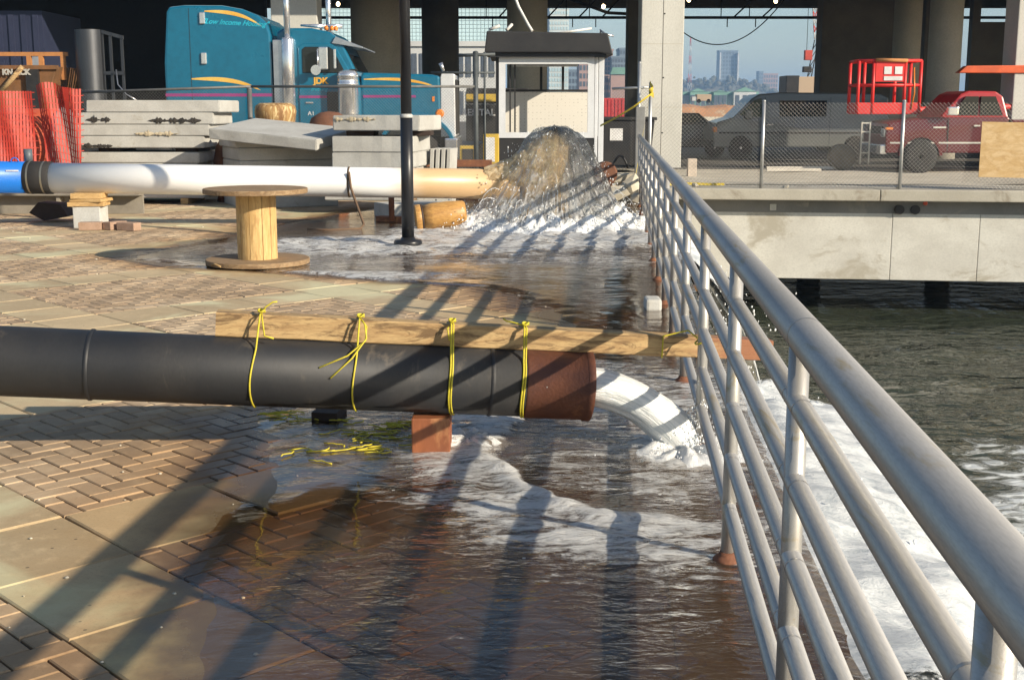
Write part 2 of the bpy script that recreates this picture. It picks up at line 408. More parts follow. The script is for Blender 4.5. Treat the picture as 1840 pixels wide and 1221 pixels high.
fm = k.step(k.math('ADD', at.outputs['Fac'], k.math('MULTIPLY', k.math('SUBTRACT', nn, .5), 3.6)), .34, 1.0)
bub = k.new('TexVoronoi', feature='F1'); bub.inputs['Scale'].default_value = 11; k.l.new(p, bub.inputs['Vector'])
bm_ = k.math('MULTIPLY', k.math('LESS_THAN', bub.outputs['Distance'], .075), k.step(at.outputs['Fac'], .02, .16))
bm_ = k.math('MULTIPLY', bm_, k.math('GREATER_THAN', k.noise(2.4, 2, .5, p), .5))
fm = k.math('MAXIMUM', fm, k.math('MULTIPLY', bm_, .8))
r1 = k.noise(9, 3, .5, k.scaled(p, (.55, 1.3, 1)), .6); r2 = k.noise(26, 3, .55, k.scaled(p, (.6, 1.2, 1)), .8)
h = k.math('ADD', k.math('MULTIPLY', r1, 1.0), k.math('MULTIPLY', r2, .30))
nor = k.bump(h, k.math('MULTIPLY', cl.outputs['Fac'], k.math('ADD', .25, k.math('MULTIPLY', k.step(k.noise(1.6, 4, .6, p, .8), .35, .65), 1.1))), .045)
fr = k.fresnel(nor, .03)
gl = k.new('BsdfGlossy'); gl.inputs['Roughness'].default_value = .035; gl.inputs['Color'].default_value = (1, 1, 1, 1); k.l.new(nor, gl.inputs['Normal'])
tr = k.new('BsdfTransparent'); tr.inputs['Color'].default_value = (.90, .81, .70, 1)
s1 = k.new('MixShader'); mk_ = k.new('BsdfDiffuse'); mk_.inputs['Color'].default_value = (.088, .060, .040, 1); sm_ = k.new('MixShader'); mu = k.new('Attribute', attribute_name='murk'); k.l.new(mu.outputs['Fac'], sm_.inputs[0]); k.l.new(tr.outputs[0], sm_.inputs[1]); k.l.new(mk_.outputs[0], sm_.inputs[2])
k.l.new(fr, s1.inputs[0]); k.l.new(sm_.outputs[0], s1.inputs[1]); k.l.new(gl.outputs[0], s1.inputs[2])
df = k.new('BsdfPrincipled'); df.inputs['Base Color'].default_value = (.74, .74, .72, 1); df.inputs['Roughness'].default_value = .45
k.set(df.inputs['Normal'], k.bump(nn, .8, .05))
s2 = k.new('MixShader'); k.l.new(k.math('MULTIPLY', fm, .9), s2.inputs[0]); k.l.new(s1.outputs[0], s2.inputs[1]); k.l.new(df.outputs[0], s2.inputs[2])
k.l.new(s2.outputs[0], out.inputs['Surface']); m_film = m
vs = []; fs = []; fa = []; ra = []; mua = []; rows = []; y = 1.6
while y < 19.5: rows.append(y); y += .016 + .0026*max(0, y-3)
NXF = 170; keep = []
for y in rows:
    xa = lerp_curve(WET, y) - .35; xb = RAIL(y) + .30
    for i in range(NXF+1):
        x = xa + (xb-xa)*i/NXF
        d = x - lerp_curve(WET, y) + .10*nz(x, y, 2, 1.7) + .05*nz(x, y, 7, 6)
        f = foam_at(x, y); lump = sstep(f, .35, .9)
        q = math.hypot((x-.70)/.74, (y-5.5)/1.0) + nz(x, y, 0, 2.2)*.16 + nz(x, y, 4, 6)*.06
        z = min(.0135, d*.06) - .0035
        if d > 0.1:
            e = sstep(d, .1, .4)
            z += e*(.0016*nz(x, y, 0, 9) + .003*(nz(x, y, 3, 3)))
            z += lump*(.008 + .010*nz(x, y, 1, 7) + .006*nz(x, y, 1, 17))
            if y < 6.6: z += .015*math.exp(-((q-1.08)/.08)**2)*(.7+.8*nz(x, y, 2, 8))*sstep(-x, -.75, -.3)
            if y > 12: z += lump*.07*max(0, nz(x, y, 1, 3.2)+.3)
        if x > RAIL(y)+.2: z -= (x-RAIL(y)-.2)**2*1.2
        mua.append(.45*sstep(d, .25, 1.1)); vs.append((x, y, z)); fa.append(f); keep.append(d > -.12)
        calm = sstep(math.hypot((x+.75)/.5, (y-4.75)/.55), .7, 1.5)
        ra.append((.06 + .5*calm*sstep(d, .0, .9))*(1-.72*sstep(y, 6.8, 8.)*(1-sstep(y, 11.5, 13.5))) + .3*sstep(f, .1, .6))
n1_ = NXF+1
for j in range(len(rows)-1):
    for i in range(NXF):
        a = j*n1_+i
        if keep[a] and keep[a+1] and keep[a+n1_] and keep[a+n1_+1]: fs.append((a, a+1, a+n1_+1, a+n1_))
o = MB().add(vs, fs, True).build('running_water', m_film); o['kind'] = 'structure'
o.data.attributes.new('foam', 'FLOAT', 'POINT').data.foreach_set('value', fa)
o.data.attributes.new('rough', 'FLOAT', 'POINT').data.foreach_set('value', ra)
o.data.attributes.new('murk', 'FLOAT', 'POINT').data.foreach_set('value', mua)

# ------------------------------------------------------------------ concrete pier on the right, over the river
pier = thing('concrete_pier', 'broad pale concrete pier with a deep beam edge above the dark water', 'pier', (9, 26, -1.76))
E0, E1, E2 = (2.62, 24.3), (9.0, 23.45), (40., 19.4)
yl = lambda x: E0[1] + (x-E0[0])*(E1[1]-E0[1])/(E1[0]-E0[0])
xa = E0[0]
for xb in (6.95, 11.6, 16.5, 40):
    MB().prism([(xa+.006, yl(xa)), (xb-.006, yl(xb)), (xb-.006, yl(xb)+2.2), (xa+.006, yl(xa)+2.2)], 'z', -.20, .012, ch=.02).build('edge_slab', m_conc, pier); xa = xb
m_pface = mat('stained pier concrete', (.68, .67, .61), (.57, .555, .50), .85, scale=1.3, grain=30, bump=.3, spots=(.43, .40, .33), spot_scale=.9, spot_amt=.55, stretch=(.8, .8, 1.3))
xa = E0[0] + .05
for xb in (7.3, 8.9, 12.4, 40):
    MB().prism([(xa+.004, yl(xa)+.36), (xb-.004, yl(xb)+.36), (xb-.004, yl(xb)+1.4), (xa+.004, yl(xa)+1.4)], 'z', -1.74, -.21, ch=.012).build('beam_face', m_pface, pier); xa = xb
for x in (4.2, 7.2, 10.2, 13.2):
    MB().lathe([(.28, -6), (.28, -1.3)], c=(x, yl(x)+6.5, 0), n=20).build('pile', m_conc_dk, pier)
MB().prism([(2.7, 25.7), (40, 21.4), (40, 40), (2.7, 40)], 'z', -1.3, -.07).build('pier_body', m_conc_dk, pier)
for dx in (0, .30): MB().tube([(7.4+dx, yl(7.4+dx)+.36, -.38), (7.4+dx, yl(7.4)+.28, -.38)], .09, 14).build('pipe_stub', m_steel_dk, pier)
MB().ball((7.86, yl(7.8)+.27, -.25), .045, 8).build('valve_cap', mat('orange red paint', (.75, .12, .05), rough=.5), pier)
MB().prism([(E0[0]+.05, yl(E0[0])+.352), (40, yl(40)+.352), (40, yl(40)+.37), (E0[0]+.05, yl(E0[0])+.37)], 'z', -.46, -.203).build('shade_band', mat('shadow grey concrete', (.26, .25, .23), (.19, .185, .17), .8, scale=1.2, spots=(.30, .28, .24), spot_scale=1.5), pier)  # shadow of the slab overhang painted as a dark strip
MB().box(5.0, 5.12, yl(5)+.335, yl(5)+.35, -.42, -.30).build('plate', mat('pale tag', (.7, .69, .62)), pier)

# ------------------------------------------------------------------ unfinished building overhead: slab on columns
bld = thing('unfinished_building', 'dark unfinished concrete building with open ground floor on round columns', 'building', (0, 40, 0))
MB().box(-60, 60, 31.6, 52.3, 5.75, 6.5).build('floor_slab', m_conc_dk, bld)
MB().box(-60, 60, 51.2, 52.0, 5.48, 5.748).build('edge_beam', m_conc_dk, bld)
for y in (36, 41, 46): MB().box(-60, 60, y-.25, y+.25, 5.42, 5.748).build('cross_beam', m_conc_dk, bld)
MB().box(-60, 60, 31.6, 31.9, 6.502, 7.3).build('parapet', m_conc_col, bld)
UX = lambda u, Y: (u-920)/2250*(Y*.983)
def column(u0, u1, Y, rnd, m, seam=False):
    x0, x1 = UX(u0, Y), UX(u1, Y); c = MB()
    if rnd: c.lathe([((x1-x0)/2, -.05), ((x1-x0)/2, 5.76)], c=((x0+x1)/2, Y+(x1-x0)/2, 0), n=40)
    else: c.box(x0, x1, Y, Y+.9, -.05, 5.76, None, .025)
    o = c.build('column', m, bld)
    if seam:
        cx = x0 + (x1-x0)*.51
        MB().box(cx-.008, cx+.008, Y-.003, Y+.01, 0, 5.7).build('form_seam', m_conc_dk, o)
        for z in (1.55, 3.15, 4.7):
            MB().box(x0+.03, x1-.03, Y-.002, Y+.01, z-.006, z+.006).build('form_seam', m_conc, o)
        for z in (.9, 2.3, 3.9): MB().lathe([(.022, 0), (.022, .01)], Matrix.Translation((cx+.03, Y-.004, z)) @ Matrix.Rotation(R(-90), 4, 'X'), 10).build('tie_hole', m_steel_dk, o)
column(492, 574, 34, False, m_conc_col)
column(1150, 1226, 33, False, m_conc_col, True)
column(1819, 1900, 33, False, m_conc_col)
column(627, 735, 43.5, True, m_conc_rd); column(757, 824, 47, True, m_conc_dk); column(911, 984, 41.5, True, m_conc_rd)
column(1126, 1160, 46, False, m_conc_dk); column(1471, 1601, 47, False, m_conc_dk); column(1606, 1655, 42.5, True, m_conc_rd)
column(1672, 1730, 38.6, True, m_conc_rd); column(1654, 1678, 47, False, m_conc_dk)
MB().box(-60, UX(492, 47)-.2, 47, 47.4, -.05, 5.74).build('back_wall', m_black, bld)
MB().box(UX(1738, 49), UX(1900, 49)+20, 49, 49.4, -.05, 4.75).build('infill_wall', m_conc_dk, bld)
MB().box(UX(1735, 48.6), UX(1900, 49)+20, 48.6, 48.9, 2.9, 3.0).build('ledge', m_conc_dk, bld)
MB().box(UX(1738, 49), UX(1752, 49), 49, 49.4, 4.75, 5.74).build('infill_pier', m_conc_dk, bld)
MB().box(UX(1811, 49), 60, 49, 49.4, 4.75, 5.74).build('infill_pier', m_conc_dk, bld)
# sprinkler pipe with hangers and braces, bulbs on a string, drooping cable
MB().tube([(-8, 50, 4.98), (30, 50, 4.98)], .055, 8).build('sprinkler_pipe', m_steel_dk, bld)
for x in (-3.3, -1.0, .9, 2.1, 3.0, 5.8, 8.1, 9.2, 11.9, 12.6):
    MB().tube([(x, 50, 5.75), (x, 50, 4.98)], .02, 6).build('hanger_rod', m_steel_dk, bld)
    MB().tube([(x+.5, 50, 5.0), (x+1.2, 49.4, 5.7)], .03, 6).build('diagonal_brace', m_steel_dk, bld)
    MB().tube([(x+.25, 50, 4.98), (x+.25, 50, 4.62)], .022, 6).build('sprinkler_drop', m_steel_dk, bld)
MB().tube([(1.9, 49, 5.7), (3.6, 48.5, 5.05), (4.6, 48.5, 5.0)], .06, 8).build('brace_pipe', m_steel_dk, bld)
m_bulb = mat('lit bulb', (1, .9, .7), rough=.4, bump=0, emit=((1, .72, .38), 9.0))
for u, v in ((773, 17), (612, 20), (1082, 24), (1233, 13), (1387, 15)):
    Y = 48.; x = UX(u, Y); z = 1.52 + Y*(195-v)/2250*1.02
    bl = thing('bulb', {773: 'lit bare bulb hanging beside the black lamp post', 612: 'lit bare bulb above the truck cab', 1082: 'lit bare bulb above the booth roof',
        1233: 'lit bare bulb just right of the pale square column', 1387: 'lit bare bulb where the drooping cable starts'}[u], 'bulb', (x, Y, z), 'bulbs strung under the building')
    MB().ball((x, Y, z), .07, 10, (1, 1, 1.2)).build('glass', m_bulb, bl); MB().tube([(x, Y, z+.09), (x, Y, 5.76)], .012, 6).build('flex', m_steel_dk, bl)
pts = []
for i in range(25):
    t = i/24; pts.append((10.0-3.9*t, 47.5, 5.45 - 1.0*t - 1.35*4*t*(1-t)*.78))
tag(MB().tube(pts, .022, 6).build('cable', m_steel_dk), 'thin black cable drooping across the sky gap right of the pale column', 'cable')
# ------------------------------------------------------------------ foreground: railing
m_alu = mat('satin aluminium tube', (.53, .515, .485), (.44, .425, .395), .40, .5, scale=2.5, grain=120, bump=.06, spots=(.42, .36, .25), spot_scale=4.5, spot_amt=.58, stretch=(3, .35, 3))
m_rust = mat('rusty steel', (.26, .105, .05), (.17, .07, .04), .8, .15, scale=9, grain=70, bump=.5, spots=(.36, .17, .07), spot_scale=6)
rail = thing('pipe_railing', 'pale aluminium pipe railing with five lower rails along the water edge', 'railing', (RAIL(4), 4, 0))
Y0, Y1 = -.2, 21.35
def railtube(z, r, nm): return MB().tube([(RAIL(Y0), Y0, z), (RAIL((Y0+Y1)/2), (Y0+Y1)/2, z), (RAIL(Y1), Y1, z)], r, 28).build(nm, m_alu, rail)
railtube(1.055, .040, 'top_rail')
for z in (.895, .72, .545, .37, .195): railtube(z, .0232, 'rail')
y = 1.22 - 1.42; k_ = 0
while y < 21.5:
    x = RAIL(y); p_ = MB().tube([(x, y, .0), (x, y, 1.05)], .0228, 24).build('post', m_alu, rail)
    MB().lathe([(.050, .004), (.050, .014), (.042, .022), (.030, .03), (.0265, .04)], c=(x, y, 0), n=24).build('base_flange', m_rust, p_)
    for z in (.895, .72, .545, .37, .195) if 0 < y < 9 else ():       # weld sleeves where the rails leave the post
        for sgn in (-1, 1):
            a = y + sgn*.075; MB().tube([(RAIL(a-.004), a-.004, z), (RAIL(a+.004), a+.004, z)], .0240, 20, False).build('weld_seam', m_alu, p_)
    k_ += 1; y = 1.22 + 1.42*(k_-1)
for yy in (.9, 2.55, 4.1, 6.9): MB().tube([(RAIL(yy-.003), yy-.003, 1.055), (RAIL(yy+.003), yy+.003, 1.055)], .0408, 28, False).build('rail_seam', m_alu, rail)

# ------------------------------------------------------------------ black discharge pipe with a rusty steel mouth
A, B = Vector((-2.21, 5.30, .45)), Vector((.355, 5.60, .272)); D = (B-A).normalized(); PR = .152
ax = lambda x: A + (B-A)*((x-A.x)/(B.x-A.x))
m_hdpe = mat('scuffed black plastic pipe', (.014, .016, .020), (.025, .025, .026), .58, 0, scale=2.2, grain=60, bump=.08, spots=(.075, .064, .052), spot_scale=3.2, spot_amt=.58, stretch=(1.6, 1, .7), rvar=.2)
bp = thing('discharge_pipe', 'thick black plastic pipe with a rusty steel mouth pouring white water', 'pipe', (-1, 5.4, .2))
MB().tube([ax(x) for x in (-5.2, -3, -1.6, .05)], PR, 56).build('pipe_body', m_hdpe, bp)
for x in (-1.83, -.10):
    mb = MB()
    for dx in (0,): mb.tube([ax(x+dx-.010), ax(x+dx-.004), ax(x+dx+.004), ax(x+dx+.010)], [PR+.0008, PR+.005, PR+.005, PR+.0008], 56, False)
    mb.build('weld_bead', m_hdpe, bp)
m_rmouth = mat('rusty pipe mouth', (.20, .075, .04), (.12, .05, .035), .62, .25, scale=7, grain=80, bump=.35, spots=(.30, .13, .06), spot_scale=5)
mb = MB(); x0, x1 = .052, .355
outer = [ax(x0), ax(x0+.01), ax(x1-.03), ax(x1-.028), ax(x1)]
mb.tube(outer, [PR+.001, PR+.006, PR+.004, PR+.010, PR+.010], 56, False)
mb.tube([ax(x1), ax(x1-.001), ax(x0)], [PR+.010, PR-.008, PR-.008], 56, False)
mb.build('steel_mouth', m_rmouth, bp)
MB().ball(ax(.155) + Vector((0, -PR-.003, .02)), .004, 6).build('rivet', mat('zinc', (.6, .6, .6), rough=.4, metal=.8), bp)

# support block standing in the water under the pipe
m_redwood = mat('wet reddish timber', (.34, .115, .045), (.24, .08, .035), .55, 0, scale=6, grain=40, bump=.4, stretch=(1, 1, .25), spots=(.42, .19, .08), spot_scale=5)
sp = MB()
z1 = ax(-.36).z - PR - .002; sp.box(-.447, -.276, 5.40, 5.58, -.01, z1, None, .006)
sp = sp.build('support_block', m_redwood); tag(sp, 'wet reddish block under the black pipe, standing in the foam', 'block')

# long timber tied on top of the pipe, sticking out through the railing
def wood_mat(name, c1, c2, dark, scale=2.0, axis=(1, 9, 9), wetx=None, knots=.45):
    m = bpy.data.materials.new(name); m.use_nodes = True; k = N(m); b = k.n['Principled BSDF']; p = k.pos()
    ps = k.scaled(p, axis); g1 = k.noise(scale*1.6, 7, .62, ps, 1.1); g2 = k.noise(scale*14, 4, .6, ps)
    c = k.mix(k.step(g1, .36, .62), c1, c2); c = k.mix(k.math('MULTIPLY', k.step(g2, .5, .75), .5), c, dark)
    kn = k.noise(scale*2.4, 6, .72, k.scaled(p, tuple(.35*a+.3 for a in axis)), 1.5); c = k.mix(k.math('MULTIPLY', k.step(kn, .47, .62), knots), c, dark)
    if wetx is not None:
        sx = k.new('SeparateXYZ'); k.l.new(p, sx.inputs[0])
        wv = k.step(k.math('ADD', sx.outputs[0], k.math('MULTIPLY', g1, .3)), wetx, wetx+.28)
        c = k.mix(wv, c, k.mix(.75, dark, (.36, .15, .075))); k.set(b.inputs['Roughness'], k.math('SUBTRACT', .8, k.math('MULTIPLY', wv, .4)))
    else: b.inputs['Roughness'].default_value = .78
    k.set(b.inputs['Base Color'], c); k.set(b.inputs['Normal'], k.bump(k.math('ADD', g1, k.math('MULTIPLY', g2, .5)), .4, .006))
    MATS[name] = m; return m
m_plank = wood_mat('old golden timber', (.52, .36, .17), (.40, .255, .115), (.13, .075, .035), 2.0, (1, 7, 9), wetx=.92, knots=.85)
pl0, pl1 = ax(-1.30) + Vector((0, .03, PR+.055)), ax(1.20) + Vector((0, .03, PR+.052))
dv = pl1-pl0; L_ = dv.length; mid = (pl0+pl1)/2
Mp = Matrix.Translation(mid) @ dv.to_track_quat('X', 'Z').to_matrix().to_4x4()
mb = MB(); ns = 26; vs = []; fs = []
for i in range(ns+1):
    x = -L_/2 + L_*i/ns
    for (sy, sz) in ((-1,-1), (-.9,-1), (.9,-1), (1,-1), (1,1), (.9,1), (-.9,1), (-1,1)):
        hw, hh = .047, .053 - .006*i/ns
        yy = sy*hw if abs(sy) == 1 else sy*hw; zz = sz*(hh if abs(sy) < 1 else hh-.005)
        vs.append(Mp @ Vector((x, yy + .002*nz(x*5, sy, sz), zz + .0025*nz(x*4, sy*2, sz+5))))
for i in range(ns):
    for q in range(8): a = i*8+q; b_ = i*8+(q+1) % 8; fs.append((a, b_, b_+8, a+8))
fs += [tuple(range(8))[::-1], tuple(ns*8+q for q in range(8))]
tag(MB().add(vs, [f[::-1] for f in fs]).build('timber', m_plank), 'long weathered timber tied along the black pipe, poking through the railing', 'timber')

m_rope = mat('yellow nylon rope', (.68, .58, .05), (.55, .45, .04), .55, scale=30, grain=250, bump=.6, bdist=.002, spec=.3)
def rope_loop(x, lean, doubled, name_label, tails):
    c = ax(x); pts = []; n = 44
    th = thing('rope_tie', name_label, 'rope', tuple(c - Vector((0, 0, PR))), 'yellow rope ties on the black pipe')
    up = .053*2 + .004
    for q in range(2 if doubled else 1):
        mb = MB(); pts = []
        for i in range(n+1):
            t = -math.pi*.5 + 2*math.pi*i/n          # starts at the bottom, comes up the front
            yy, zz = -math.cos(t)*(PR+.004), math.sin(t)*(PR+.004)
            if zz > PR*.72:                           # over the timber
                zz = PR + up + .002; yy = max(-.056, min(.10, yy*1.2+.03)) if abs(yy) < .1 else yy
                if abs(yy) >= .056+.001: zz = PR*.8
            pts.append(c + Vector((lean*(zz/PR)*.5 + q*.010 + .004*math.sin(3*t+x), yy, zz)))
        mb.tube(pts, .0042, 7, False); mb.build('loop', m_rope, th)
    top = c + Vector((lean*.9+.005, .0, PR+up+.004))
    mb = MB(); kn = []
    for i in range(22):
        t = i/21*2*math.pi*1.6; kn.append(top + Vector((.014*math.cos(t), .012*math.sin(t)-.03, .006+.012*abs(math.sin(t*.7)))))
    mb.tube(kn, .0042, 7).build('knot', m_rope, th)
    for tl in tails: MB().tube([top + Vector(q) for q in tl], .0038, 7).build('tail', m_rope, th)
rope_loop(-1.125, .03, False, 'yellow rope tie nearest the left end of the timber', [[(0,-.03,.005),(.02,-.04,.03),(.05,-.03,.05),(.07,-.03,.052)], [(0,-.03,.0),(.012,-.075,-.03),(.02,-.085,-.09),(.06,-.09,-.1)]])
rope_loop(-.69, .02, False, 'yellow rope tie with two long loose ends hanging off the black pipe', [[(0,-.03,.0),(.03,-.07,-.03),(.025,-.085,-.09),(-.05,-.12,-.15),(-.17,-.16,-.195)], [(0,-.03,0),(.022,-.07,-.02),(.03,-.085,-.08),(-.03,-.13,-.16),(-.12,-.17,-.24)]])
rope_loop(-.275, .005, True, 'doubled yellow rope tie right above the reddish support block', [[(0,-.03,0),(-.02,-.06,-.02),(-.012,-.078,-.07)]])
rope_loop(.045, .012, True, 'doubled yellow rope tie at the joint of black pipe and rusty mouth', [[(0,-.02,.0),(-.05,.0,.012),(-.085,.01,.018),(-.1,.0,.03)]])
# thin rope lashing timber and railing
yb = 5.62; xb_ = RAIL(5.48)
tag(MB().tube([(xb_+.035*math.cos(t*.7), 5.48+.035*math.sin(t*.7), .50+.01*math.sin(t)) for t in range(12)] + [(xb_-.05, 5.60, .53), (xb_-.16, 5.62, .50), (xb_-.17, 5.57, .41)], .004, 6).build('lashing', m_rope),
    'thin yellow lashing between timber end and railing post', 'rope')

# jet of water out of the mouth
m = bpy.data.materials.new('white water'); m.use_nodes = True; k = N(m); b = k.n['Principled BSDF']
uvn = k.new('Attribute', attribute_name='flow'); us = k.scaled(uvn.outputs['Vector'], (1, 1, 1)); n1 = k.noise(3.0, 7, .62, us, .5); n2 = k.noise(9, 6, .7, k.pos(), .8)
k.set(b.inputs['Base Color'], k.mix(k.step(k.math('ADD', k.math('MULTIPLY', n1, .6), k.math('MULTIPLY', n2, .4)), .36, .6), (.60, .64, .64), (.90, .90, .87)))
b.inputs['Roughness'].default_value = .28; b.inputs['Subsurface Weight'].default_value = .25; b.inputs['Subsurface Radius'].default_value = (.05, .05, .05); b.inputs['Subsurface Scale'].default_value = .3
k.set(b.inputs['Normal'], k.bump(k.math('ADD', n1, k.math('MULTIPLY', n2, .35)), .55, .03)); m_white = m
jet = MB(); vs = []; fs = []; fl = []; nu, nv = 46, 40
p0 = ax(.30)
for i in range(nu+1):
    t = i/nu; xx = .315 + .505*t; zz = p0.z + .004 - .30*t**2.1; c = Vector((p0.x-.30+xx+.0, p0.y - .02 - .05*t, zz))
    rw, rh = .114*(1-.22*t) , .082*(1-.15*t)
    for j in range(nv):
        a = 2*math.pi*j/nv; wv = 1 + .10*nz(math.cos(a)*2, math.sin(a)*2, t*1.6+3) + .05*nz(math.cos(a)*5, math.sin(a)*5, t*3)
        off = -.35*t if math.sin(a) < -.2 and math.cos(a) > 0 else 0
        vs.append(c + Vector((math.sin(a)*rh*wv*.95*(.15+t), -math.cos(a)*rw*wv, math.sin(a)*rh*wv*(1+.15*nz(j*.4, t*2)))))
        fl.append((math.cos(a)*2.0, math.sin(a)*2.0, t*1.1))
for i in range(nu):
    for j in range(nv): fs.append((i*nv+j, i*nv+(j+1) % nv, (i+1)*nv+(j+1) % nv, (i+1)*nv+j))
fs += [tuple(range(nv))[::-1], tuple(nu*nv+j for j in range(nv))]
o = jet.add(vs, [f for f in fs], True).build('water_jet', m_white)
o.data.attributes.new('flow', 'FLOAT_VECTOR', 'POINT').data.foreach_set('vector', [q for v in fl for q in v])
tag(o, 'smooth white water jet arching from the rusty pipe mouth onto the deck', 'water')

m_drop = bpy.data.materials.new('water drops'); m_drop.use_nodes = True; b = m_drop.node_tree.nodes['Principled BSDF']
b.inputs['Base Color'].default_value = (.9, .92, .93, 1); b.inputs['Roughness'].default_value = .08; b.inputs['IOR'].default_value = 1.33; b.inputs['Transmission Weight'].default_value = .15
def drops(name, label, spots):
    mb = MB()
    for x, y, z, r in spots: mb.ball((x, y, z), r, 6, (1, 1, random.uniform(1, 1.9)))
    return tag(mb.build(name, m_drop), label, 'water', kind='stuff')
rs = random.Random(3); sp_ = []
for _ in range(700):
    a = rs.uniform(0, 2*math.pi); q = abs(rs.gauss(0, .16)); sp_.append((.80+q*math.cos(a)*.8, 5.5+q*math.sin(a), max(.015, .18*math.exp(-q*5)*rs.random()+.02), rs.uniform(.001, .0035)))
for _ in range(260):
    t = rs.random(); sp_.append((.86+rs.gauss(0, .02), 5.48+rs.gauss(0, .04), .05+.3*t*t, rs.uniform(.0015, .005)))
drops('splash', 'white splash where the pipe jet strikes the deck beside the railing', sp_)

# water shooting off the deck edge into the river
m = bpy.data.materials.new('falling white water'); m.use_nodes = True; k = N(m); b = k.n['Principled BSDF']; out = k.n['Material Output']
uvn = k.new('Attribute', attribute_name='flow'); us = uvn.outputs['Vector']
n1 = k.noise(2.0, 9, .7, k.scaled(us, (2.2, .9, 1)), 1.0); n2 = k.noise(9, 8, .72, k.scaled(us, (1.4, .9, 1)), .6)
nn = k.math('ADD', k.math('MULTIPLY', n1, .6), k.math('MULTIPLY', n2, .4))
k.set(b.inputs['Base Color'], k.mix(k.step(nn, .36, .58), (.42, .46, .48), (.68, .70, .70))); b.inputs['Roughness'].default_value = .5
k.set(b.inputs['Normal'], k.bump(nn, .8, .022))
al = k.new('Attribute', attribute_name='dens'); tr = k.new('BsdfTransparent'); mx = k.new('MixShader')
k.l.new(k.step(k.math('ADD', al.outputs['Fac'], k.math('MULTIPLY', k.math('SUBTRACT', nn, .5), 2.2)), .34, .56), mx.inputs[0]); k.l.new(tr.outputs[0], mx.inputs[1]); k.l.new(b.outputs[0], mx.inputs[2]); k.l.new(mx.outputs[0], out.inputs['Surface'])
m_fall = m; m_froth = m.copy(); m_froth.name = 'bright froth'
for q in m_froth.node_tree.nodes:
    if q.type == 'MIX': q.inputs[6].default_value = (.74, .76, .76, 1); q.inputs[7].default_value = (.93, .93, .91, 1)
def waterfall(name, label, ya, yb, reach, seed, dens, lay=2):
    root = thing(name, label, 'water', (gx((ya+yb)/2), (ya+yb)/2, WZ))
    for la in range(lay):
        vs = []; fs = []; fl = []; dn = []; nu, nv = 120, 90
        for i in range(nu+1):
            y = ya + (yb-ya)*i/nu; e = min(i/nu, 1-i/nu)
            for j in range(nv+1):
                t = j/nv; x = t*reach*(1 + .22*nz(y, la*3+seed, 0, 1.1) + .1*nz(y, la*3+seed, 2, 4))*(1-.14*la)
                z = -.004 - .42*(x/(reach/2.42))**2*(1+.0*la) - .05*la
                n_ = .05*nz(y*2.6, x*2.2, seed+la) + .020*nz(y*7, x*5, seed+la) + .007*nz(y*17, x*11, seed+la)
                n_ *= sstep(t, 0, .12)*1.5
                vs.append((RAIL(y)+.24+x+n_*.6, y + .35*t*(i/nu-.35) , max(WZ-.05, z + .03*sstep(t, 0, .1) + n_)))
                fl.append((y*3 + la*9, x*3, seed)); dn.append(dens*sstep(e, 0, .13)*(1.15-.15*t) - .1*la + .0)
        for i in range(nu):
            for j in range(nv): a = i*(nv+1)+j; fs.append((a, a+1, a+nv+2, a+nv+1))
        o = MB().add(vs, fs, True).build('sheet', m_fall, root)
        o.data.attributes.new('flow', 'FLOAT_VECTOR', 'POINT').data.foreach_set('vector', [q for v in fl for q in v])
        o.data.attributes.new('dens', 'FLOAT', 'POINT').data.foreach_set('value', dn)
    return root
waterfall('waterfall', 'broad white water sheet shooting off the deck edge under the near railing', 3.0, 7.0, 2.4, 1.0, 1.7)
waterfall('waterfall', 'farther thin white water sheet spilling over the edge near the fountain', 12.4, 17.2, 1.2, 6.0, .70)
sp_ = []
for _ in range(700):
    t = rs.random(); y = rs.uniform(9.8, 13.5); sp_.append((gx(y)+.15+rs.gauss(.25, .22), y, -.05-rs.random()*1.3, rs.uniform(.002, .009)))
for _ in range(90):
    y = rs.uniform(3.2, 7.2); x = rs.uniform(.2, 1.7); sp_.append((gx(y)+x, y, -.42*x*x+abs(rs.gauss(0, .07)), rs.uniform(.003, .009)))
drops('spray', 'flying drops beyond the railing against the dark water', sp_)

# yellow rope strands under the pipe, partly standing in for reflections on the water
rs = random.Random(14); tg = thing('rope_reflections', 'loose yellow rope strands under the black pipe, doubling for yellow reflections in the puddle', 'rope', (-.85, 5.8, 0))
for (cx, cy, wx, wy, n) in ((-1.24, 6.12, .10, .07, 9), (-.98, 5.95, .14, .10, 8), (-.70, 5.72, .20, .12, 16), (-.62, 5.90, .16, .12, 12), (-.74, 5.42, .24, .10, 14)):
    for _ in range(n):
        x, y = cx+rs.gauss(0, wx*.6), cy+rs.gauss(0, wy*.6); a = rs.uniform(-.5, .5); pts = []
        for i in range(7): pts.append((x, y, .013+.004*rs.random())); x += .022*math.cos(a); y += .022*math.sin(a); a += rs.uniform(-.8, .8)
        MB().tube(pts, .0032, 5).build('strand', m_rope, tg)

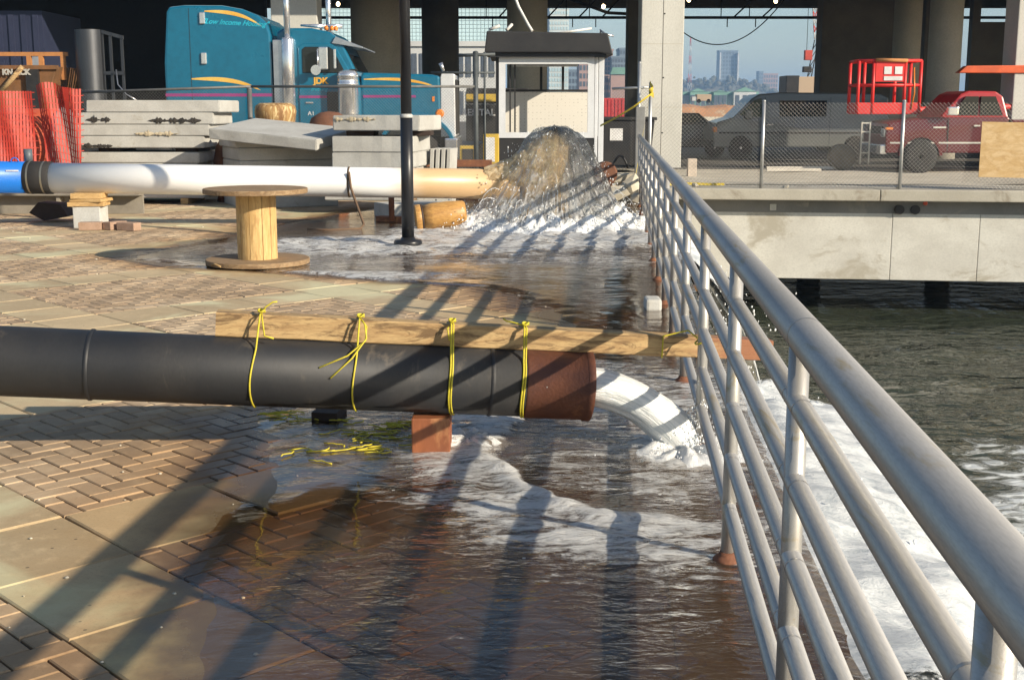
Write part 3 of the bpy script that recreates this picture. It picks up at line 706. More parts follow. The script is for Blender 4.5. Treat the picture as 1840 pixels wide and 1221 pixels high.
# churned foam where the jet lands and round the support block
def foam_mound(cx, cy, r0, r1, h, seed, label):
    vs = []; fs = []; dn = []; nu, nv = 90, 26
    for i in range(nv+1):
        t = i/nv; r = r0+(r1-r0)*t
        for j in range(nu):
            an = 2*math.pi*j/nu; c_, s_ = math.cos(an), math.sin(an); rr = r*(1+.25*nz(c_*2+seed, s_*2, 1))
            z = .012 + h*math.sin(math.pi*min(1, .25+t))**2*max(0, .6+1.0*nz(c_*3, s_*3, t*3+seed)+.45*nz(c_*9, s_*9, t*7+seed)) - .012*t
            vs.append((cx+rr*c_, cy+rr*s_*1.15, z)); dn.append(.85*(1-sstep(t, .45, 1)))
    for i in range(nv):
        for j in range(nu): fs.append((i*nu+j, (i+1)*nu+j, (i+1)*nu+(j+1) % nu, i*nu+(j+1) % nu))
    o = MB().add(vs, fs, True).build('foam', m_froth); tag(o, label, 'foam')
    o.data.attributes.new('flow', 'FLOAT_VECTOR', 'POINT').data.foreach_set('vector', [q*14 for v in vs for q in v])
    o.data.attributes.new('dens', 'FLOAT', 'POINT').data.foreach_set('value', dn)
foam_mound(.80, 5.48, .03, .42, .038, 3, 'churning foam where the pipe jet lands beside the railing')
foam_mound(-.20, 5.62, .02, .26, .028, 8, 'frothy foam right behind the reddish support block')
# ------------------------------------------------------------------ white pipe feeding the fountain
PY = 16.45
m = bpy.data.materials.new('white plastic pipe'); m.use_nodes = True; k = N(m); b = k.n['Principled BSDF']; p = k.pos()
sx = k.new('SeparateXYZ'); k.l.new(p, sx.inputs[0]); n1 = k.noise(3, 6, .65, k.scaled(p, (.4, 1, 1.5)), .4); n2 = k.noise(40, 3, .6, p)
stain = k.step(k.math('ADD', sx.outputs[0], k.math('MULTIPLY', k.math('SUBTRACT', n1, .5), .35)), -1.75, -1.1)
c = k.mix(k.math('MULTIPLY', k.step(n1, .5, .75), .25), (.93, .93, .91), (.80, .77, .70)); c = k.mix(stain, c, k.mix(n1, (.62, .44, .25), (.50, .33, .17)))
k.set(b.inputs['Base Color'], c); b.inputs['Roughness'].default_value = .38; k.set(b.inputs['Normal'], k.bump(n1, .08, .02)); m_pvc = m
wp = thing('feed_pipe', 'long white pipe running to the fountain, stained tan at its wet end', 'pipe', (-3, PY, .4))
zc = lambda x: .64 - .085*(x+6.6)/6.0
pts = [(x, PY, zc(x)) for x in (-12, -9, -6.05, -4, -2.12, 0.1)]
bend = []
for i in range(13):
    t = i/12*math.pi/2; bend.append((.12 + .42*math.sin(t), PY, zc(.1) + .42*(1-math.cos(t))))
MB().tube([(x, PY, zc(x)) for x in (-6.02, -4, -2.12, .1)], .195, 48).build('pipe_body', m_pvc, wp)
MB().tube(bend + [(.54, PY, zc(.1)+.50)], .192, 40, True).build('elbow', m_pvc, wp)
for x, r in ((-2.12, .199),): MB().tube([(x-.012, PY, zc(x)), (x+.012, PY, zc(x))], r, 48).build('joint_ring', mat('brown gasket', (.17, .11, .06), rough=.8), wp)
MB().tube([(-12, PY, zc(-12)), (-6.32, PY, zc(-6.3))], .205, 48).build('valve_section', mat('blue enamel', (.012, .16, .60), (.015, .13, .5), .35, scale=2, bump=.05), wp)
cp = MB().tube([(-6.33, PY, zc(-6.3)), (-6.32, PY, zc(-6.3)), (-6.0, PY, zc(-6)), (-5.99, PY, zc(-6))], [.2, .212, .212, .2], 48).build('rubber_coupling', mat('black rubber', (.025, .023, .022), rough=.75, scale=6), wp)
for x in (-6.26, -6.08): MB().tube([(x-.012, PY, zc(x)), (x+.012, PY, zc(x))], .2155, 48, False).build('hose_clamp', mat('dull steel band', (.40, .37, .30), rough=.4, metal=.8), cp)
mb = MB(); mb.tube([(-6.45+.05*math.cos(t/10*math.pi), PY-.06, zc(-6.4)+.205+.05*math.sin(t/10*math.pi)) for t in range(11)], .008, 8).build('lifting_ring', MATS['blue enamel'], wp)
MB().box(-6.52, -6.36, PY-.196, PY-.19, zc(-6.4)+.085, zc(-6.4)+.105).build('label_strip', mat('white label', (.8, .8, .8), rough=.6), wp)
MB().tube([(-6.33, PY+.1, .82), (-6.33, PY+.1, 1.0)], .055, 16).build('air_vent', mat('grey cap', (.10, .12, .14), rough=.5), wp)
# dark strap hanging from the pipe
tag(MB().tube([(-2.10, PY-.2, .72), (-2.08, PY-.21, .52), (-2.03, PY-.2, .36), (-1.95, PY-.32, .18), (-1.9, PY-.4, .06), (-1.93, PY-.5, .015), (-2.3, PY-.65, .012), (-2.6, PY-.55, .012)], .016, 8).build('strap', mat('muddy strap', (.16, .10, .06), rough=.9)),
    'muddy strap hanging off the white pipe and lying on the wet deck', 'strap')

# concrete block, timbers and loose bricks holding the pipe up
m_blk = mat('pale concrete block', (.58, .58, .55), (.5, .49, .45), .9, scale=5, bump=.3)
m_newwood = wood_mat('fresh yellow timber', (.62, .42, .19), (.52, .33, .13), (.28, .15, .06), 3, (1, 6, 6))
tag(MB().box(-5.66, -5.31, 16.16, 16.5, 0, .275, None, .01).build('concrete_block', m_blk), 'pale concrete block under the timbers propping the white pipe', 'block')
for (a0, a1, z0, z1, rz_, lb) in ((-5.73, -5.27, .28, .335, 4, 'lowest timber on the pale concrete block'), (-5.68, -5.25, .338, .375, -7, 'thin middle timber between block and white pipe'), (-5.68, -5.30, .378, .447, 2, 'top timber touching the underside of the white pipe')):
    M = Matrix.Translation((-5.49, 16.33, 0)) @ Matrix.Rotation(R(rz_), 4, 'Z')
    tag(MB().box(a0+5.49, a1+5.49, -.18, .18, z0, z1, M, .005).build('timber_shim', m_newwood), lb, 'timber', 'timbers propping the white pipe')
m_lbrick = mat('loose brown brick', (.42, .28, .2), (.34, .22, .15), .9, scale=12, bump=.4)
for i, (x, y, rz_, lb) in enumerate(((-5.36, 15.93, 8, 'loose brick lying nearest the pale concrete block'), (-5.08, 16.02, 60, 'middle one of three loose bricks before the white pipe'), (-4.86, 15.88, -25, 'loose brick farthest from the pale block, nearest the spool'))):
    o = MB().box(-.14, .14, -.07, .07, 0, .10, None, .008).build('loose_brick', m_lbrick); o.location = (x, y, .002); o.rotation_euler = (0, 0, R(rz_)); tag(o, lb, 'brick', 'loose bricks by the block')
tag(MB().prism([(-6.55, .13), (-6.42, .27), (-6.12, .25), (-6.02, .08), (-6.35, .02)], 'y', 17.0, 17.35, ch=.01).build('wedge_block', mat('dark brown wood', (.05, .03, .022), rough=.85, scale=6)), 'dark brown wedge lying behind the white pipe at far left', 'wedge')
bm2 = thing('steel_channel', 'long grey steel channel lying on the deck at the far left edge', 'beam', (-6.6, 18, 0))
MB().box(-9, -5.4, 18.4, 18.44, .0, .30, None, .004).build('web', mat('dusty grey steel', (.30, .27, .22), rough=.8, scale=3), bm2)
MB().box(-9, -5.4, 18.2, 18.4, .28, .31).build('flange', MATS['dusty grey steel'], bm2)
for x in (-7.7, -6.62): MB().box(x, x+.05, 18.25, 18.395, 0, .279).build('stiffener', MATS['dusty grey steel'], bm2)

# ------------------------------------------------------------------ cable spool
m_ply = wood_mat('weathered spool wood', (.36, .25, .14), (.27, .17, .085), (.10, .06, .03), 3, (2, 6, 6))
m_drum = wood_mat('bright spool staves', (.66, .46, .20), (.55, .35, .135), (.34, .19, .07), 2.2, (6, 6, .8))
SX, SY = -2.52, 12.36
spool = thing('cable_spool', 'empty wooden cable spool standing upright on the wet deck', 'spool', (SX, SY, 0))
def disc(z0, z1, nm):
    mb = MB(); n = 64; pf = [(.505, z0), (.508, z0+.006), (.508, z1-.006), (.503, z1)]
    for r, z in (): pass
    o = MB().lathe([(.02, z0)] + pf + [(.02, z1)], c=(SX, SY, 0), n=64, smooth=False).build(nm, m_ply, spool); return o
disc(.014, .062, 'bottom_disc'); disc(.705, .752, 'top_disc')
for i in range(11):
    a0, a1 = 2*math.pi*i/11+.014+.05*math.sin(i*2.3), 2*math.pi*(i+1)/11-.014+.05*math.sin((i+1)*2.3); q = []
    for a in (a0, a0*.75+a1*.25, (a0+a1)/2, a0*.25+a1*.75, a1): q.append((SX+.195*math.cos(a), SY+.195*math.sin(a)))
    for a in (a1, a0): q.append((SX+.16*math.cos(a), SY+.16*math.sin(a)))
    MB().prism(q, 'z', .058, .708).build('stave', m_drum, spool)
MB().lathe([(.155, .06), (.155, .705)], c=(SX, SY, 0), n=20).build('core', mat('dark gap', (.05, .03, .02)), spool)
MB().tube([(SX-.38, SY-.35, .035), (SX-.34, SY-.385, .05), (SX-.27, SY-.43, .03)], .01, 6).build('rope_end', m_plank, spool)

# ------------------------------------------------------------------ lamp post
m_postp = mat('black post enamel', (.018, .019, .022), (.026, .026, .028), .35, .1, scale=3, bump=.05, spots=(.06, .058, .055), spot_scale=8, spot_amt=.66)
LX, LY = -1.156, 13.9
lp = thing('lamp_post', 'slim black lamp post rising out of the foam beside the spool', 'lamp post', (LX, LY, 0))
MB().lathe([(.155, -.01), (.158, .06), (.15, .085), (.09, .09), (.072, .115)], c=(LX, LY, 0), n=36).build('base_flange', m_postp, lp)
MB().lathe([(.069, .08), (.067, 1.42)], c=(LX, LY, 0), n=28).build('lower_shaft', m_postp, lp)
MB().lathe([(.070, 1.42), (.072, 1.425), (.072, 1.45), (.06, 1.462)], c=(LX, LY, 0), n=28).build('collar', mat('pale collar', (.5, .5, .48), rough=.5), lp)
MB().lathe([(.060, 1.46), (.055, 3.2), (.05, 5.2)], c=(LX, LY, 0), n=28).build('upper_shaft', m_postp, lp)
MB().lathe([(.06, 5.2), (.22, 5.32), (.24, 5.5), (.1, 5.62), (.02, 5.66)], c=(LX, LY, 0), n=28).build('lamp_head', m_postp, lp)

# ------------------------------------------------------------------ small wooden keg wedged under the pipe
keg = thing('wooden_keg', 'short wet wooden keg lying under the tan end of the white pipe', 'keg', (-.92, 15.9, 0))
d = Vector((.66, .10, .07)); kc = Vector((-.90, 15.93, .185)); Mk = Matrix.Translation(kc) @ d.to_track_quat('Z', 'Y').to_matrix().to_4x4()
m_keg = wood_mat('wet orange wood', (.58, .33, .10), (.46, .24, .07), (.22, .10, .03), 4, (1, 4, 4)); b = m_keg.node_tree.nodes['Principled BSDF']; b.inputs['Roughness'].default_value = .4
MB().lathe([(.155, -.24), (.17, -.1), (.17, .1), (.158, .28), (.14, .31)], Mk, 28).build('drum', m_keg, keg)
MB().lathe([(.165, -.33), (.172, -.32), (.172, -.26), (.165, -.25)], Mk, 28).build('rim', m_keg, keg)
MB().lathe([(.17, -.255), (.172, -.25), (.172, -.235), (.165, -.23)], Mk, 28).build('groove', mat('dark gap', (.05, .03, .02)), keg)

# ------------------------------------------------------------------ stacked concrete slabs
m_sl = mat('cast slab concrete', (.52, .515, .48), (.43, .42, .385), .9, scale=2.2, grain=45, bump=.3, spots=(.30, .27, .21), spot_scale=2.6, spot_amt=.60)
m_moss = mat('black mastic', (.02, .018, .016), (.06, .05, .04), .9, scale=9, bump=.6)
def slab_piece(x0, x1, y0, y1, z0, z1, rz_, label, group, patches=(), tilt=0):
    t = thing('concrete_slab', label, 'concrete slab', ((x0+x1)/2, (y0+y1)/2, z0), group, local=True)
    hx, hy, h = (x1-x0)/2, (y1-y0)/2, z1-z0; t.rotation_euler = (0, R(tilt), R(rz_))
    bm = bmesh.new(); bmesh.ops.create_cube(bm, size=1)
    for q in bm.verts: q.co = (q.co.x*2*hx, q.co.y*2*hy, (q.co.z+.5)*h)
    bmesh.ops.bevel(bm, geom=bm.edges[:], offset=.012, segments=2, affect='EDGES')
    bmesh.ops.subdivide_edges(bm, edges=[e for e in bm.edges if e.calc_length() > .3], cuts=7, use_grid_fill=True)
    for q in bm.verts:
        q.co += Vector((nz(q.co.x*9+x0*7, q.co.y*9, q.co.z*9), nz(q.co.x*9+4, q.co.y*9+x0, q.co.z*9), 0))*.011
    bm.verts.index_update(); mb = MB().add([q.co.copy() for q in bm.verts], [tuple(x.index for x in f.verts) for f in bm.faces]); bm.free()
    mb.build('slab', m_sl, t)
    for (a, b_, c, e, mm) in patches:
        vs = []; n = 48
        for i in range(n+1):
            x = a+(b_-a)*i/n; w_ = (e-c)*(.25+.75*math.sin(math.pi*i/n)**.5)*max(.02, .75+1.5*nz(x*9+a*5, c*30, 3)+.8*nz(x*31, a, 8))
            vs += [(x, -hy-.010+.004*nz(i, 1), (c+e)/2-w_/2*(1+.9*nz(i*.6, 2))), (x, -hy-.022+.006*nz(i, 7), (c+e)/2+.0), (x, -hy-.010, (c+e)/2+w_/2*(1+.9*nz(i*.7, 9)))]
        fs = []
        for i in range(n):
            for j in range(2): fs.append((i*3+j, (i+1)*3+j, (i+1)*3+j+1, i*3+j+1))
        MB().add(vs, fs, True).build('caked_patch', mm, t)
    return t
m_spall = mat('rough spalled concrete', (.60, .52, .37), (.48, .40, .27), .95, scale=12, bump=.8, bdist=.02)
GL = 'slabs of the left stack'
SL = [(-6.78, -4.62, 20.3, 21.5, 1.46, 1.65, -3, 'top slab of the tall left stack, overhanging to the right', ()),
      (-6.92, -4.74, 20.3, 21.5, 1.27, 1.455, -2, 'second slab from the top of the left stack with black patches', ((-.95,-.55,.03,.12,m_moss), (.05,.9,.02,.10,m_moss))),
      (-7.0, -4.80, 20.3, 21.5, 1.09, 1.265, -3, 'third slab from the top of the left stack with crumbled edge', ((-.1,.6,.0,.07,m_spall),)),
      (-7.06, -4.90, 20.3, 21.5, .90, 1.085, -2, 'fourth slab from the top of the left stack, black at its left corner', ((-1.05,-.4,.0,.06,m_moss),)),
      (-7.02, -4.98, 20.32, 21.5, .66, .83, -3, 'slab below the gap in the left stack', ()),
      (-7.05, -5.02, 20.32, 21.5, .48, .655, -2, 'second slab below the gap in the left stack', ()),
      (-6.9, -5.0, 20.35, 21.5, .29, .475, -3, 'slab of the left stack mostly hidden behind the white pipe', ()),
      (-6.95, -4.94, 20.3, 21.5, .10, .285, -2, 'lowest slab of the left stack, lying on timber spacers', ())]
for x0, x1, y0, y1, z0, z1, rz_, lb, pt in SL: slab_piece(x0, x1, y0, y1, z0, z1, rz_, lb, GL, pt)
for i, x in enumerate((-6.6, -5.35)):
    tag(MB().box(x, x+.12, 20.28, 21.4, .002, .098, None, .006).build('spacer', m_newwood), ('timber spacer under the left end of the left slab stack', 'timber spacer under the right end of the left slab stack')[i], 'timber')
    tag(MB().box(x-.1, x+.25, 20.5, 21.4, .832, .898, None, .006).build('spacer', MATS['dark brown wood']), ('dark spacer in the gap of the left stack, left side', 'dark spacer in the gap of the left stack, right side')[i], 'timber')
GM = 'slabs of the middle stack'
slab_piece(-4.55, -2.98, 19.6, 20.9, .93, 1.12, 24, 'slab just under the tilted one in the middle stack', GM)
slab_piece(-4.5, -2.95, 19.6, 20.9, .735, .925, 24, 'middle slab of the middle stack', GM)
slab_piece(-4.5, -2.95, 19.6, 20.9, .54, .73, 24, 'third slab of the middle stack, just over the white pipe', GM)
slab_piece(-4.5, -2.95, 19.6, 20.9, .0, .535, 24, 'thick base block of the middle stack behind the white pipe', GM)
slab_piece(-4.42, -2.62, 18.9, 20.3, 1.06, 1.22, -18, 'tilted slab lying askew on top of the middle stack', GM, (), 5).rotation_euler.x = R(6)
GR = 'slabs of the right stack'
slab_piece(-2.52, -1.2, 18.5, 19.7, 1.20, 1.42, -12, 'chipped top slab of the right stack behind the lamp post', GR, ((-.62, .0, .13, .2, m_spall),))
slab_piece(-2.56, -1.35, 18.5, 19.7, .89, 1.12, -9, 'second slab of the right stack behind the lamp post', GR)
slab_piece(-2.56, -1.36, 18.5, 19.7, .665, .885, -10, 'third slab of the right stack behind the lamp post', GR)
slab_piece(-2.6, -1.4, 18.5, 19.7, .44, .66, -8, 'fourth slab of the right stack, just over the white pipe', GR)
slab_piece(-2.66, -1.5, 18.3, 19.6, .20, .43, -8, 'fifth slab of the right stack, showing below the white pipe', GR)
slab_piece(-1.9, -1.0, 17.7, 18.3, .0, .2, 28, 'low slab on the wet deck at the foot of the right stack', GR)
for i, x in enumerate((-2.45, -1.6)): tag(MB().box(x, x+.4, 18.75, 19.5, 1.125, 1.195, None, .005).build('spacer', MATS['dark brown wood']), ('dark spacer under the chipped top slab, left', 'dark spacer under the chipped top slab, right')[i], 'timber')
for i in range(4): 
    o = MB().box(0, .055, 0, .5, 0, .5, None, .006).build('upright_slab', m_sl); o.location = (-1.27+.085*i, 19.3, .42); o.rotation_euler = (0, R(3), R(-10))
    tag(o, ['first', 'second', 'third', 'last'][i] + ' thin slab stood on edge right of the right stack', 'concrete slab', 'thin slabs on edge')
tag(MB().box(-1.45, -.9, 19.15, 20.2, .0, .418, None, .01).build('plinth', m_sl), 'rough plinth carrying the thin upright slabs', 'block')

# rusty mooring bollards behind the stacks
def bollard(x, y, z0, w_, h, m, label, dome):
    t = thing('mooring_bollard', label, 'bollard', (x, y, 0), 'old rusty bollards')
    if dome: pr_ = [(w_*.40, 0), (w_*.42, h*.1), (w_*.5, h*.35), (w_*.49, h*.55), (w_*.40, h*.82), (w_*.22, h*.97), (.01, h)]
    else: pr_ = [(w_*.38, 0), (w_*.42, h*.25), (w_*.48, h*.6), (w_*.5, h*.75), (w_*.47, h*.9), (w_*.36, h*.98), (.01, h)]
    mb = MB().lathe([(r, z0+z) for r, z in pr_], c=(x, y, 0), n=40); mb.v = [(a+.02*nz(a*3, b_*3, c*5), b_, c+.015*nz(a*4, b_*4, 2)) for a, b_, c in mb.v]
    mb.build('head', m, t)
    MB().lathe([(w_*.42, 0), (w_*.36, .2), (w_*.34, z0+.02)], c=(x, y, 0), n=28).build('stem', m_rust, t)
m_bol = mat('yellow brown rust', (.42, .26, .10), (.20, .09, .035), .8, .1, scale=5, grain=30, bump=.5, stretch=(2.5, 2.5, .35), spots=(.66, .50, .26), spot_scale=7, spot_amt=.5)
m_bol2 = mat('dark brown rust', (.20, .085, .045), (.13, .06, .035), .8, .1, scale=5, grain=40, bump=.5)
bollard(-4.07, 21.9, 1.0, .72, .62, m_bol, 'yellow-brown rusty bollard behind the middle slab stack', False)
bollard(-3.1, 21.6, .9, .74, .57, m_bol2, 'dark brown domed bollard between middle and right slab stacks', True)
bollard(-4.72, 20.9, .2, .42, .85, m_bol2, 'brown stub bollard in the gap between left and middle stacks', True)

# rusty plate, angle and scraps on the wet deck
tag(MB().prism([(-1.85, 17.0), (-1.42, 16.85), (-1.4, 17.0), (-1.8, 17.15)], 'z', .01, .085, ch=.006).build('rusty_plate', m_rust), 'flat rusty plate on the wet deck left of the lamp post', 'plate')
tag(MB().tube([(-1.62, 16.9, .03), (-1.63, 16.95, .55)], .04, 10).build('rusty_prop', m_rust), 'upright rusty prop under the white pipe', 'prop')
tag(MB().box(1.02, 1.14, 9.4, 9.62, .002, .095, None, .02).build('footing_block', m_blk), 'small pale block at the railing foot above the dark reflection', 'block')
tag(MB().prism([(-.99, 6.0), (-.86, 5.98), (-.84, 6.2), (-.96, 6.22)], 'z', .0, .05, ch=.004).build('wood_offcut', MATS['dark brown wood']), 'dark wood offcut in the puddle under the pipe', 'offcut')

# ------------------------------------------------------------------ fountain boiling up from the elbow
FX, FY = .56, PY
ft = thing('gushing_fountain', 'tall glassy dome of water boiling up from the tan pipe elbow', 'water', (FX, FY, 0))
m = bpy.data.materials.new('glassy water'); m.use_nodes = True; k = N(m); k.n.remove(k.n['Principled BSDF']); out = k.n['Material Output']
fl_ = k.new('Attribute', attribute_name='flow'); dn_ = k.new('Attribute', attribute_name='dens'); us = fl_.outputs['Vector']
n1 = k.noise(2.4, 8, .66, us, 1.4); n2 = k.noise(5.0, 8, .72, us, 1.0); nn = k.math('ADD', k.math('MULTIPLY', n1, .55), k.math('MULTIPLY', n2, .45))
nor = k.bump(nn, 1.0, .05)
fr = k.fresnel(nor, .03, 4.0)
gl = k.new('BsdfGlossy'); gl.inputs['Roughness'].default_value = .10; k.l.new(nor, gl.inputs['Normal'])
tr = k.new('BsdfTransparent'); tr.inputs['Color'].default_value = (.82, .84, .84, 1)
rf = k.new('BsdfRefraction'); rf.inputs['IOR'].default_value = 1.12; rf.inputs['Roughness'].default_value = .05; k.l.new(nor, rf.inputs['Normal']); rf.inputs['Color'].default_value = (.86, .88, .88, 1)
mt = k.new('MixShader'); mt.inputs[0].default_value = .3; k.l.new(tr.outputs[0], mt.inputs[1]); k.l.new(rf.outputs[0], mt.inputs[2])
s1 = k.new('MixShader'); k.l.new(k.math('ADD', fr, .02), s1.inputs[0]); k.l.new(mt.outputs[0], s1.inputs[1]); k.l.new(gl.outputs[0], s1.inputs[2])
df = k.new('BsdfDiffuse'); df.inputs['Color'].default_value = (.80, .79, .76, 1); k.l.new(nor, df.inputs['Normal'])
fmask = k.step(k.math('ADD', dn_.outputs['Fac'], k.math('MULTIPLY', k.math('SUBTRACT', nn, .5), 2.0)), .40, 1.0)
s2 = k.new('MixShader'); k.l.new(k.math('MULTIPLY', fmask, .62), s2.inputs[0]); k.l.new(s1.outputs[0], s2.inputs[1]); k.l.new(df.outputs[0], s2.inputs[2])
hole = k.step(k.math('ADD', k.math('MULTIPLY', dn_.outputs['Fac'], -.5), k.math('MULTIPLY', n2, 1.6)), .30, .5)
t2 = k.new('BsdfTransparent'); s3 = k.new('MixShader'); k.l.new(hole, s3.inputs[0]); k.l.new(t2.outputs[0], s3.inputs[1]); k.l.new(s2.outputs[0], s3.inputs[2])
k.l.new(s3.outputs[0], out.inputs['Surface']); m_glassy = m; m_muddy = m.copy(); m_muddy.name = 'muddy water'
for q in m_muddy.node_tree.nodes:
    if q.type == 'BSDF_DIFFUSE': q.inputs[0].default_value = (.66, .46, .24, 1)
prof = [(0.0, 1.27), (.16, 1.26), (.30, 1.20), (.44, 1.05), (.56, .84), (.68, .60), (.80, .36), (.92, .14), (1.02, .0)]
def bell(scale, hz, seed, nm, dens, mm):
    nu, nv = 150, 80; vs = []; fs = []; fl = []; dn = []
    for i in range(nv+1):
        t = i/nv*(len(prof)-1); a = min(int(t), len(prof)-2); fx = t-a
        r = prof[a][0]*(1-fx)+prof[a+1][0]*fx; z = prof[a][1]*(1-fx)+prof[a+1][1]*fx; tt = i/nv
        for j in range(nu):
            an = 2*math.pi*j/nu; cx, sy = math.cos(an), math.sin(an)
            lop = 1 + .10*cx*0 + (.28*max(0, -cx)*sstep(tt, .45, 1) if True else 0)
            amp = .03 + .22*tt
            n_ = nz(cx*1.6+seed, sy*1.6, tt*1.5)*.55 + nz(cx*5+seed, sy*5, tt*3.2)*.35 + nz(cx*13, sy*13, tt*8+seed)*.2
            rr = r*scale*lop*(1+amp*n_)
            zz = z*hz*(1 + (.05+.10*tt)*nz(cx*4, sy*4+seed, tt*4)) + .02*nz(cx*9, sy*9, tt*9)*(1 if tt > .05 else .4)
            vs.append((FX+rr*cx, FY+rr*sy, max(.0, zz))); fl.append((cx*3, sy*3, tt*2.6+seed)); dn.append(dens + .62*tt**1.4 + .14*max(0, -cx) if mm is m_glassy else dens + .55*(1-sstep(cx, -.2, .45)))
    for i in range(nv):
        for j in range(nu): fs.append((i*nu+j, (i+1)*nu+j, (i+1)*nu+(j+1) % nu, i*nu+(j+1) % nu))
    o = MB().add(vs, fs, True).build(nm, mm, ft)
    o.data.attributes.new('flow', 'FLOAT_VECTOR', 'POINT').data.foreach_set('vector', [q for v in fl for q in v])
    o.data.attributes.new('dens', 'FLOAT', 'POINT').data.foreach_set('value', dn)
bell(1.0, 1.0, 2.0, 'outer_sheet', .20, m_glassy); bell(.78, .97, 9.0, 'inner_sheet', .46, m_muddy)
m_mud2 = bpy.data.materials.new('thick tan water'); m_mud2.use_nodes = True; k = N(m_mud2); b = k.n['Principled BSDF']; p = k.pos()
n1 = k.noise(9, 8, .7, p, 1.2); k.set(b.inputs['Base Color'], k.mix(k.step(n1, .38, .62), (.52, .34, .15), (.78, .62, .38))); b.inputs['Roughness'].default_value = .22; k.set(b.inputs['Normal'], k.bump(n1, 1.0, .05))
cp_ = [(-.34, .60, .17), (-.15, .63, .20), (.08, .68, .24), (.28, .78, .27), (.42, .90, .26), (.50, 1.02, .22), (.54, 1.12, .15), (.56, 1.18, .05)]
vs = []; fs = []; nu = 48; pts_ = []
for i in range(len(cp_)-1):
    for s_ in range(6): f_ = s_/6; pts_.append([a*(1-f_)+b_*f_ for a, b_ in zip(cp_[i], cp_[i+1])])
pts_.append(cp_[-1])
for i, (x, z, r) in enumerate(pts_):
    a_ = pts_[max(0, i-1)]; b_ = pts_[min(len(pts_)-1, i+1)]; d_ = Vector((b_[0]-a_[0], 0, b_[1]-a_[1])).normalized(); nrm_ = Vector((-d_.z, 0, d_.x))
    for j in range(nu):
        t = 2*math.pi*j/nu; rr = r*(1+.16*nz(math.cos(t)*2, math.sin(t)*2, i*.13)+.10*nz(math.cos(t)*6, math.sin(t)*6, i*.3))
        q = Vector((x, FY, z)) + nrm_*math.sin(t)*rr + Vector((0, math.cos(t)*rr, 0)); vs.append(q)
for i in range(len(pts_)-1):
    for j in range(nu): fs.append((i*nu+j, i*nu+(j+1) % nu, (i+1)*nu+(j+1) % nu, (i+1)*nu+j))
MB().add(vs, fs, True).build('muddy_core', m_mud2, ft)
mb = MB(); rs = random.Random(11)
for _ in range(800):
    a = rs.uniform(0, 2*math.pi); tt = rs.random()**.7; q = prof[min(7, int(tt*8))]
    rr = (q[0] + .05)*(1+abs(rs.gauss(0, .10))) + (.28 if math.cos(a) < -.2 else .05)*rs.random()*tt; z = q[1]*rs.uniform(.75, 1.03)
    mb.ball((FX+rr*math.cos(a), FY+rr*math.sin(a), max(.02, z)), rs.uniform(.002, .008), 5, (1, 1, rs.uniform(1, 2.6)))
for _ in range(1500):
    a = rs.uniform(0, 2*math.pi); rr = rs.uniform(.8, 1.5); mb.ball((FX+rr*math.cos(a)-.15, FY+rr*math.sin(a), abs(rs.gauss(.03, .12))+.02), rs.uniform(.004, .014), 5)
for _ in range(50):                                              # thrown strands
    a = rs.uniform(math.pi*.6, math.pi*1.9); r0 = rs.uniform(.7, 1.0); l = rs.uniform(.12, .4); z0 = rs.uniform(.05, .5); pts = []
    for i in range(7):
        t = i/6; pts.append((FX+(r0+l*t)*math.cos(a)+.02*rs.random(), FY+(r0+l*t)*math.sin(a), max(.01, z0+.25*t-.5*t*t+.02*rs.random())))
    mb.tube(pts, [.0045*(1-.8*i/6) for i in range(7)], 5, False)
o = mb.build('drops', m_drop, ft); o['kind'] = 'stuff'
# low heap of foam round its foot
vs = []; fs = []; nu, nv = 140, 34
for i in range(nv+1):
    t = i/nv; r = .55 + 1.05*t
    for j in range(nu):
        an = 2*math.pi*j/nu; cx, sy = math.cos(an), math.sin(an); rr = r*(1+.12*nz(cx*3, sy*3, 4))
        z = .19*math.exp(-((r-.95)/.32)**2)*(.75+1.1*nz(cx*7, sy*7, t*5)+.5*nz(cx*17, sy*17, t*11)) - .02*t
        vs.append((FX-.1+rr*cx*1.05, FY+rr*sy, z+.004))
for i in range(nv):
    for j in range(nu): fs.append((i*nu+j, (i+1)*nu+j, (i+1)*nu+(j+1) % nu, i*nu+(j+1) % nu))
o = MB().add(vs, fs, True).build('foam_skirt', m_froth, ft)
o.data.attributes.new('flow', 'FLOAT_VECTOR', 'POINT').data.foreach_set('vector', [q*4 for v in vs for q in v])
o.data.attributes.new('dens', 'FLOAT', 'POINT').data.foreach_set('value', [.62*sstep(i//nu/nv, 0, .2)*(1-sstep(i//nu/nv, .7, 1)) for i in range(len(vs))])
# ------------------------------------------------------------------ teal truck tractor
m_teal = mat('teal truck paint', (.005, .15, .26), (.005, .135, .235), .28, .15, scale=1.2, grain=8, bump=.02, coat=.5, rvar=.06)
m_chrome = mat('chrome', (.86, .86, .87), (.72, .72, .74), .20, .82, scale=5, bump=.03, rvar=.05)
m_alu2 = mat('polished tread plate', (.70, .70, .71), (.58, .58, .6), .3, .9, scale=7, bump=.1)
m_glass = mat('dark window glass', (.012, .016, .018), (.02, .024, .026), .06, 0, scale=1, bump=0, rvar=.02)
m_tyre = mat('tyre rubber', (.018, .018, .018), (.03, .028, .026), .85, scale=8)
m_yel = mat('yellow decal', (.70, .36, .05), (.75, .5, .12), .4, bump=0); m_mag = mat('magenta decal', (.33, .04, .20), rough=.4, bump=0); m_cyan = mat('cyan decal', (.03, .50, .68), rough=.4, bump=0)
m_amber = mat('amber lens', (.85, .25, .03), rough=.3, bump=0)
TY = 25.6
tk = thing('truck_tractor', 'teal sleeper truck with yellow swooshes and chrome exhaust behind the fence', 'truck', (-4, TY+1.2, 0))
